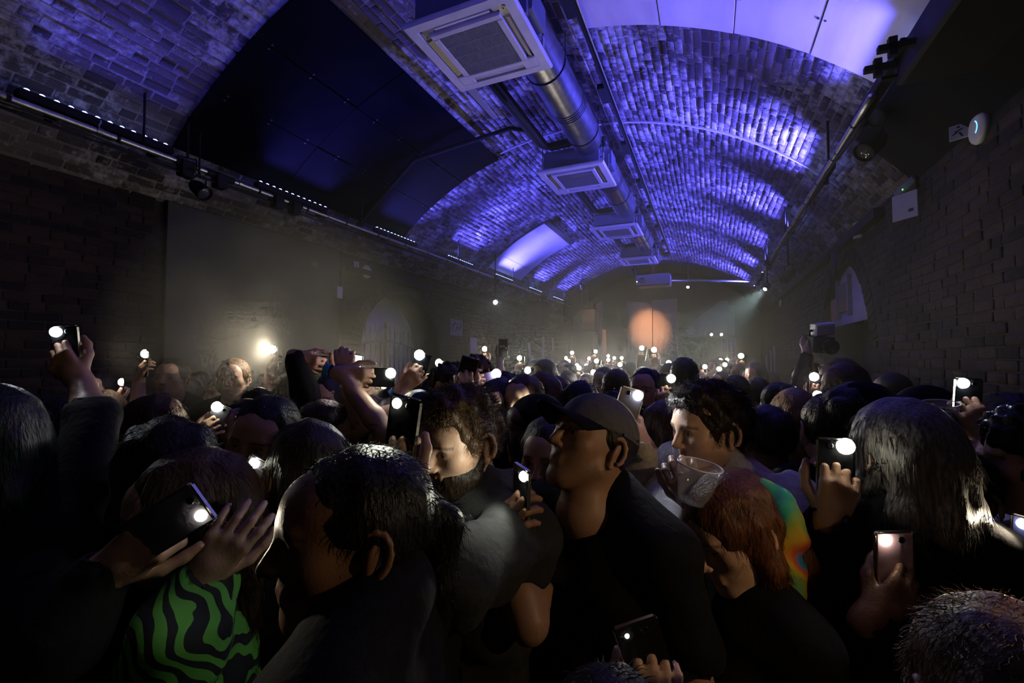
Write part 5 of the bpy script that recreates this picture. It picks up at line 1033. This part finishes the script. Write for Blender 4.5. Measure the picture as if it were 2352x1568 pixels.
H['visor'] = person('person in a dark cap with a lilac peak behind the grey-brown hair', (1990, 972), 1.42, -68, 8, skin='tan', hair=('short', 'black'), hat=('cap', 'black', 'lilac'), q=2, strand_n=600, arms=[hold(ph, 'R', tilt=14, elbow=(1965, 1330, 1.22), sleeve='long')])
H['cupman'] = person('man in a black beanie in shade with a printed cup', (2112, 968), 1.70, 118, 0, skin='tan', hair=('none', 'black'), hat=('beanie', 'black'), q=1, bface=150, arms=[free('L', (2175, 1020, 1.42), (-.35, .9, .1), (-.5, 0, -.9), 'cup', thumb=-1)])
cup('clear cup printed with MUSIC in the shaded man\'s hand', (2160, 1000), 1.38, .045, .10, (-.12, 1, -.1), 'MUSIC')
ph = phone('phone with brilliant white torch raised by the right wall', (2213, 880), 1.36, (.05, 1, 0), (-.12, 0, -1), COOL, .4)
H['rightarm'] = person('person with a blue wristband raising a phone by the right wall', (2300, 995), 1.45, 60, 0, skin='tan', hair=('short', 'black'), hat=('cap', 'olive', 'olive'), top=('black', 'short'), q=1, bface=30, arms=[hold(ph, 'L', tilt=25, thumbside=1, elbow=(2242, 1085, 1.30))])
a = H['rightarm']['hands'][-1]; wristband('wristband', 'blue wristband on the raised arm by the right wall', a[0]+H['rightarm']['root']-a[1]*.05, a[1])
ph = phone('pink-backed phone with lit torch at lower right', (2036, 1241), .90, (-.03, 1, 0), (-.05, 0, -1), WARM, .8, thumb=1, mt=M_phonep)
H['pinkphone'] = person('dark figure holding the pink-backed phone', (2175, 1150), 1.12, 150, -8, skin='brown', hair=('short', 'black'), top=('black', 'long'), q=1, arms=[hold(ph, 'R', tilt=55, thumbside=-1, down=.04, elbow=(2050, 1560, .95))])
ph = phone('blue-cased phone with torch cut by the right edge', (2349, 1203), .92, (.0, 1, 0), (-.95, .05, -.3), (1.0, .84, .60), .65, mt=M_phoneblue)
H['edge'] = person('curly-haired person in a pale sleeve at the right edge', (2395, 1075), 1.10, 100, 0, skin='tan', hair=('mop', 'black'), top=('lilac', 'long'), q=2, bface=120, arms=[hold(ph, 'R', tilt=30, thumbside=-1, elbow=(2290, 1330, 1.0), sleeve='long')], strand_n=1200)
ph = phone('dim phone low at the bottom, torch glinting', (1441, 1462), .72, (-.3, .9, 0), (0, 0, -1), GREEN, 0.0, ledr=.0035)
H['bottom'] = person('crown of a head in black below the capped man', (1400, 1760), .62, 20, 0, skin='fair', hair=('short', 'black'), top=('black', 'long'), q=1, arms=[hold(ph, 'R', tilt=25, thumbside=1)])
# ---- camera operator at right
e = empty('video_camera', at(1878, 790, 2.9), 'video camera with a pale hood held up at right', 'camera'); f_ = unit(cv(-.2, -.1, -1)); u_ = unit(np.cross(f_, unit(cv(1, 0, 0)))); s_ = np.cross(u_, f_); c = at(1878, 790, 2.9)
m = MB(); m.obox(c, s_, u_, f_, .06, .05, .09, bev=.008); loc_parent(m.build('body', M_black), e)
m = MB(); m.lathe([(.035, 0), (.04, .05), (.045, .10), (.04, .10), (0, .07)], c+f_*.08, f_, 18); loc_parent(m.build('lens', M_lens, None, False), e)
m = MB(); m.obox(c+u_*.095+s_*.02, unit(s_+u_*.15), u_, f_, .055, .038, .045, bev=.008); loc_parent(m.build('flash_hood', M_whitepl), e)
m = MB(); m.tube([c-s_*.05+u_*.04, c-s_*.05+u_*.085, c+s_*.04+u_*.085], .009, 6); m.tube([c-s_*.06-u_*.05, c-s_*.10-u_*.10, c-s_*.06-u_*.15], .012, 6); loc_parent(m.build('grip', M_black), e)
person('camera operator with arm up at right', (1815, 930), 2.95, 90, 5, hair=('short', 'black'), top=('black', 'long'), q=1, arms=[free('L', (1852, 815, 2.9), (.5, .8, 0), (.3, .1, 1), 'grip', elbow=(1838, 905, 2.8))])
# ---------------------------------------------------------------- middle and far crowd, each with a raised phone
FH = [('short', 'black'), ('short', 'dark brown'), ('long', 'dark brown'), ('bob', 'brown'), ('bun', 'black'), ('curly', 'black'), ('long', 'light brown'), ('short', 'brown'), ('tail', 'dark brown'), ('bob', 'black')]
FS = ['fair', 'tan', 'fair', 'brown', 'fair', 'dark']; FT = [('black', 'long'), ('charcoal', 'short'), ('navy', 'long'), ('black', 'short'), ('maroon', 'long'), ('olive', 'short'), ('denim', 'long'), ('black', 'half')]
rr = np.random.default_rng(21)
def crowd_phone(i, x, y, d, col, w, where, side=None, q=0, group=None):
    sg = side or (1 if i % 2 else -1); hz = 1.56+.13*rr.random(); base = CY+38
    if d < 3.4: hz += .03
    hy = base+(CAMZ-hz)*FPX/d; hx = x+sg*(.11+.07*rr.random())*FPX/d
    ph = phone(('lit phone torch '+where) if group is None else where, (x, y), d, (rr.uniform(-.3, .3), 1, 0), (rr.uniform(-.8, -.1), .05, -1), col, w*3.0, thumb=sg, cone=172, group=group or 'phones lit up in the crowd', ledr=min(.026, .0095*d))
    # head to the right of the torch: the hand is the person's right when they face the camera
    fc = rr.uniform(120, 175); fem = i % 3 == 0
    lab = ('person under the torch '+where) if group is None else where.replace('tiny torch', 'tiny figure under torch')
    person(lab, (hx, hy), d+.12, fc, rr.uniform(-5, 8), skin=FS[i % 6], hair=FH[i % 10], top=FT[i % 8], q=q, female=fem, group=None if group is None else 'figures with lit phones at the far end', arms=[hold(ph, 'R' if sg > 0 else 'L', tilt=rr.uniform(10, 40), thumbside=sg)])
i = 0
for x, y, d, col, w, where in [
    (333, 812, 2.65, WARM, .35, 'with a white bracelet, against the left brick wall'), (280, 877, 3.1, PINK, .25, 'low by the left brick wall'), (625, 802, 2.85, WARM, 1.7, 'glowing in the smoke before the dark plaster wall'),
    (882, 885, 3.2, AMBER, .9, 'burning amber under the gate'), (1008, 833, 3.0, GREEN, 1.2, 'shining greenish right of the gate'), (1113, 801, 4.6, AMBER, 1.0, 'held highest below the poster, amber'),
    (1193, 822, 4.6, GREEN, .9, 'right of the dark upheld phone'), (1237, 832, 5.2, COOL, .9, 'before the leaning pale strip'), (1212, 850, 3.4, GREEN, .8, 'above the man with swept hair'), (1253, 847, 4.4, COOL, .8, 'under the two tall pale strips'),
    (1104, 898, 2.5, WARM, .6, 'low beside the wavy-haired man'), (1230, 916, 1.95, GREEN, .4, 'just over the black beanie'), (1489, 865, 3.4, GREEN, .9, 'left of the starry pair over the crowd centre'), (1542, 869, 2.3, WARM, 1.2, 'below the tall smooth head'),
    (1536, 833, 4.6, WARM, .6, 'left of the tall smooth head'), (1502, 803, 4.4, WARM, 2.2, 'brightest and highest under the buff boards'), (1474, 799, 4.8, GREEN, .8, 'left of the brightest one under the buff boards'), (1619, 842, 5.2, PINK, .8, 'right of the tall smooth head'),
    (1702, 817, 4.4, WARM, .9, 'on an arm right of the lattice stand'), (1692, 847, 4.6, PINK, .8, 'pinkish below the lattice stand'), (1870, 865, 2.7, PINK, .3, 'under the held-up video camera'), (1903, 843, 2.9, AMBER, .2, 'amber right of the held-up video camera'), (1878, 907, 2.3, GREEN, .2, 'low behind the bare-shouldered woman')]:
    i += 1; crowd_phone(i, x, y, d, col, w, where, q=1 if d < 3.3 else 0)
ORD = ['first', 'second', 'third', 'fourth', 'fifth', 'sixth', 'seventh', 'eighth', 'ninth', 'tenth', 'eleventh', 'twelfth', 'thirteenth', 'fourteenth', 'fifteenth', 'sixteenth', 'seventeenth']
for k_, (x, y, d, col) in enumerate(sorted([(1300, 822, 6.8, AMBER), (1306, 829, 6.0, AMBER), (1314, 810, 6.4, WARM), (1323, 831, 7.2, AMBER), (1330, 829, 7.6, AMBER), (1325, 839, 5.8, PINK), (1330, 845, 5.0, GREEN), (1347, 839, 6.6, PINK), (1353, 823, 7.0, PINK), (1368, 807, 6.2, WARM), (1370, 829, 5.2, GREEN), (1363, 855, 4.2, PINK), (1397, 817, 8.2, WARM), (1397, 826, 6.6, GREEN), (1411, 822, 7.4, PINK), (1428, 822, 7.0, WARM), (1424, 837, 5.4, COOL)])):
    i += 1; crowd_phone(i, x, y, d, col, .8, ORD[k_]+' tiny torch from the left in the long cluster before the buff boards', group='tiny phone torches left of the far boards')
for k_, (x, y, d, col) in enumerate(sorted([(1655, 826, 7.0, WARM), (1670, 826, 6.6, WARM), (1656, 838, 6.0, WARM), (1665, 837, 5.6, WARM), (1652, 847, 5.0, GREEN)])):
    i += 1; crowd_phone(i, x, y, d, col, .8, ORD[k_]+' tiny torch from the left in the tight cluster under the lattice stand', group='tiny phone torches under the lattice stand')
for x, y, col, lb in ((1634, 768, AMBER, 'small amber bulkhead lamp on the stair wall'), (1657, 768, GREEN, 'small greenish bulkhead lamp on the stair wall')):
    p = onY(x, y, 16.72); par_lamp(p, unit(CAM-p), lb, .05, .2, led_mat(col, 30.0), 6, col, 120, cat='lamp', name='bulkhead_lamp', yoke=False)
# dark unlit phone held high
ph = phone('dark unlit phone held high on a bare arm below the poster', (1161, 783), 3.7, (.02, 1, 0), (0, 0, 1), COOL, 0, lit=False)
person('bare-armed person holding a dark phone high', (1185, 885), 3.9, 20, 0, hair=('bun', 'dark brown'), top=('black', 'short'), q=0, arms=[hold(ph, 'L', tilt=20, thumbside=1)])
# heads without a phone
for k, (x, y, d, fc, hr, sk, lb) in enumerate([
    (535, 872, 2.75, 162, ('short', 'light brown'), 'fair', 'fair-haired man looking over at the camera in the smoke'), (690, 862, 3.0, 40, ('curly', 'dark brown'), 'tan', 'taller head lost in smoke left of the filming hands'), (662, 905, 2.7, 30, ('short', 'brown'), 'fair', 'lower head lost in smoke left of the filming hands'),
    (590, 950, 2.25, 20, ('short', 'dark brown'), 'fair', 'rounded head from behind over the crop-haired man'), (978, 905, 2.9, 160, ('short', 'brown'), 'fair', 'small face under the raised fist'), (985, 930, 2.45, 20, ('curly', 'black'), 'brown', 'dark curls below the raised fist'), (958, 985, 1.62, 165, ('long', 'black'), 'fair', 'face in shade between the raised hand and the wavy-haired man'),
    (905, 945, 2.2, 30, ('short', 'black'), 'tan', 'dark crown left of the banded wrist'), (420, 912, 3.0, 130, ('short', 'dark brown'), 'tan', 'dim profile behind the long brown hair'), (455, 890, 3.6, 150, ('short', 'black'), 'brown', 'dim head far behind the torch with warm fingers'), (1385, 880, 3.6, 150, ('short', 'light brown'), 'fair', 'small fair head right of the cropped head'),
    (1412, 892, 3.0, 30, ('short', 'brown'), 'brown', 'rounded rim-lit head above the capped man'), (1160, 935, 2.6, 120, ('bob', 'dark brown'), 'fair', 'dark bob left of the man with swept hair'), (1120, 945, 2.3, 40, ('short', 'black'), 'tan', 'black crown with a blue band beyond the wavy-haired man'), (1640, 925, 3.6, 20, ('curly', 'black'), 'brown', 'curly head over the curly-haired man'),
    (2045, 900, 3.1, 60, ('short', 'black'), 'tan', 'dim head against the right wall'), (1785, 930, 2.6, 30, ('bun', 'black'), 'tan', 'dark head in the teal haze left of the rim-lit hair'), (1755, 1010, 1.7, 40, ('short', 'black'), 'dark', 'dark head beside the curly-haired man\'s shoulder'), (160, 990, 2.0, 90, ('short', 'black'), 'fair', 'dark head under the raised left arm'),
    (500, 905, 3.3, 140, ('bob', 'brown'), 'fair', 'dim face beside the fair-haired man in smoke'), (730, 905, 2.9, 150, ('bun', 'dark brown'), 'tan', 'dark head between the smoke and the filming hands'), (1450, 900, 4.0, 160, ('short', 'black'), 'brown', 'small head left of the bright phone'), (1590, 930, 4.2, 150, ('short', 'dark brown'), 'fair', 'small head under the tall smooth one'), (1180, 1010, 1.9, 20, ('long', 'black'), 'fair', 'black hair between the wavy-haired man and the beanie'),
    (1500, 900, 4.6, 40, ('bun', 'brown'), 'fair', 'small bun head under the bright phones'), (1300, 885, 4.2, 150, ('bob', 'black'), 'tan', 'small dark head left of the cluster'), (1345, 885, 4.8, 160, ('short', 'brown'), 'fair', 'small head in the middle of the cluster'), (1765, 880, 5.0, 100, ('short', 'black'), 'brown', 'small head by the far right wall'), (1720, 872, 5.6, 140, ('bun', 'dark brown'), 'fair', 'small bun head by the far right wall'), (1600, 868, 6.4, 150, ('short', 'brown'), 'tan', 'tiny head before the teal drape')]):
    person(lb, (x, y), d, fc, skin=sk, hair=hr, top=FT[k % 8], q=1 if d < 2.9 else 0, female=hr[0] in ('bob', 'long', 'bun'))
# someone beside the camera, out of frame, whose torch lights the nearest faces from the right
ph = phone('phone torch held beside the camera out of frame', (3350, 1050), .42, (0, 1, 0), (-.95, -.10, .30), (1.0, .70, .38), 3.4, cone=116)
person('person standing right of the camera, out of frame', (3900, 980), .46, 60, q=0, arms=[hold(ph, 'L', tilt=30, thumbside=1)])
# ================================================================ smoke
def volume(name, label, lo, hi, dens, col=(1, 1, 1), noise=None, aniso=.35):
    m = bpy.data.materials.new(name); m.use_nodes = True; nt = m.node_tree; nt.nodes.remove(nt.nodes['Principled BSDF']); N = nt.nodes.new; L = nt.links.new
    v = N('ShaderNodeVolumeScatter'); v.inputs['Color'].default_value = (*col, 1); v.inputs['Anisotropy'].default_value = aniso; v.inputs['Density'].default_value = dens; L(v.outputs[0], nt.nodes['Material Output'].inputs['Volume'])
    if noise:
        g = N('ShaderNodeTexCoord'); nz = N('ShaderNodeTexNoise'); nz.inputs['Scale'].default_value = noise; nz.inputs['Detail'].default_value = 2; L(g.outputs['Object'], nz.inputs['Vector'])
        gr = N('ShaderNodeTexGradient'); gr.gradient_type = 'SPHERICAL'; mp = N('ShaderNodeMapping'); mp.inputs['Location'].default_value = (-1, -1, -1); mp.inputs['Scale'].default_value = (2, 2, 2); L(g.outputs['Generated'], mp.inputs[0]); L(mp.outputs[0], gr.inputs[0])
        r = N('ShaderNodeMapRange'); r.inputs[1].default_value = .30; r.inputs[2].default_value = .75; r.inputs[4].default_value = dens; L(nz.outputs['Fac'], r.inputs[0]); mu = N('ShaderNodeMath'); mu.operation = 'MULTIPLY'; L(r.outputs[0], mu.inputs[0]); L(gr.outputs['Fac'], mu.inputs[1]); L(mu.outputs[0], v.inputs['Density'])
    else: m.cycles.homogeneous_volume = True
    o = MB().box(lo, hi).build(name, m); tag(o, label, 'smoke', kind='stuff'); return o
volume('smoke_haze', 'thin grey smoke haze filling the far half of the hall', (XL+.02, 2.6, .3), (XR-.02, 17.4, 3.6), HAZE_D, (.96, .95, .92))
c_ = at(640, 775, 2.95); volume('smoke_puff', 'warm-lit smoke puff drifting round the torch before the dark plaster wall', c_-np.array([1.0, .9, .75]), c_+np.array([1.0, .9, .85]), 2.2, (.95, .92, .82), 2.2)
if WARN: print('REACH', WARN)
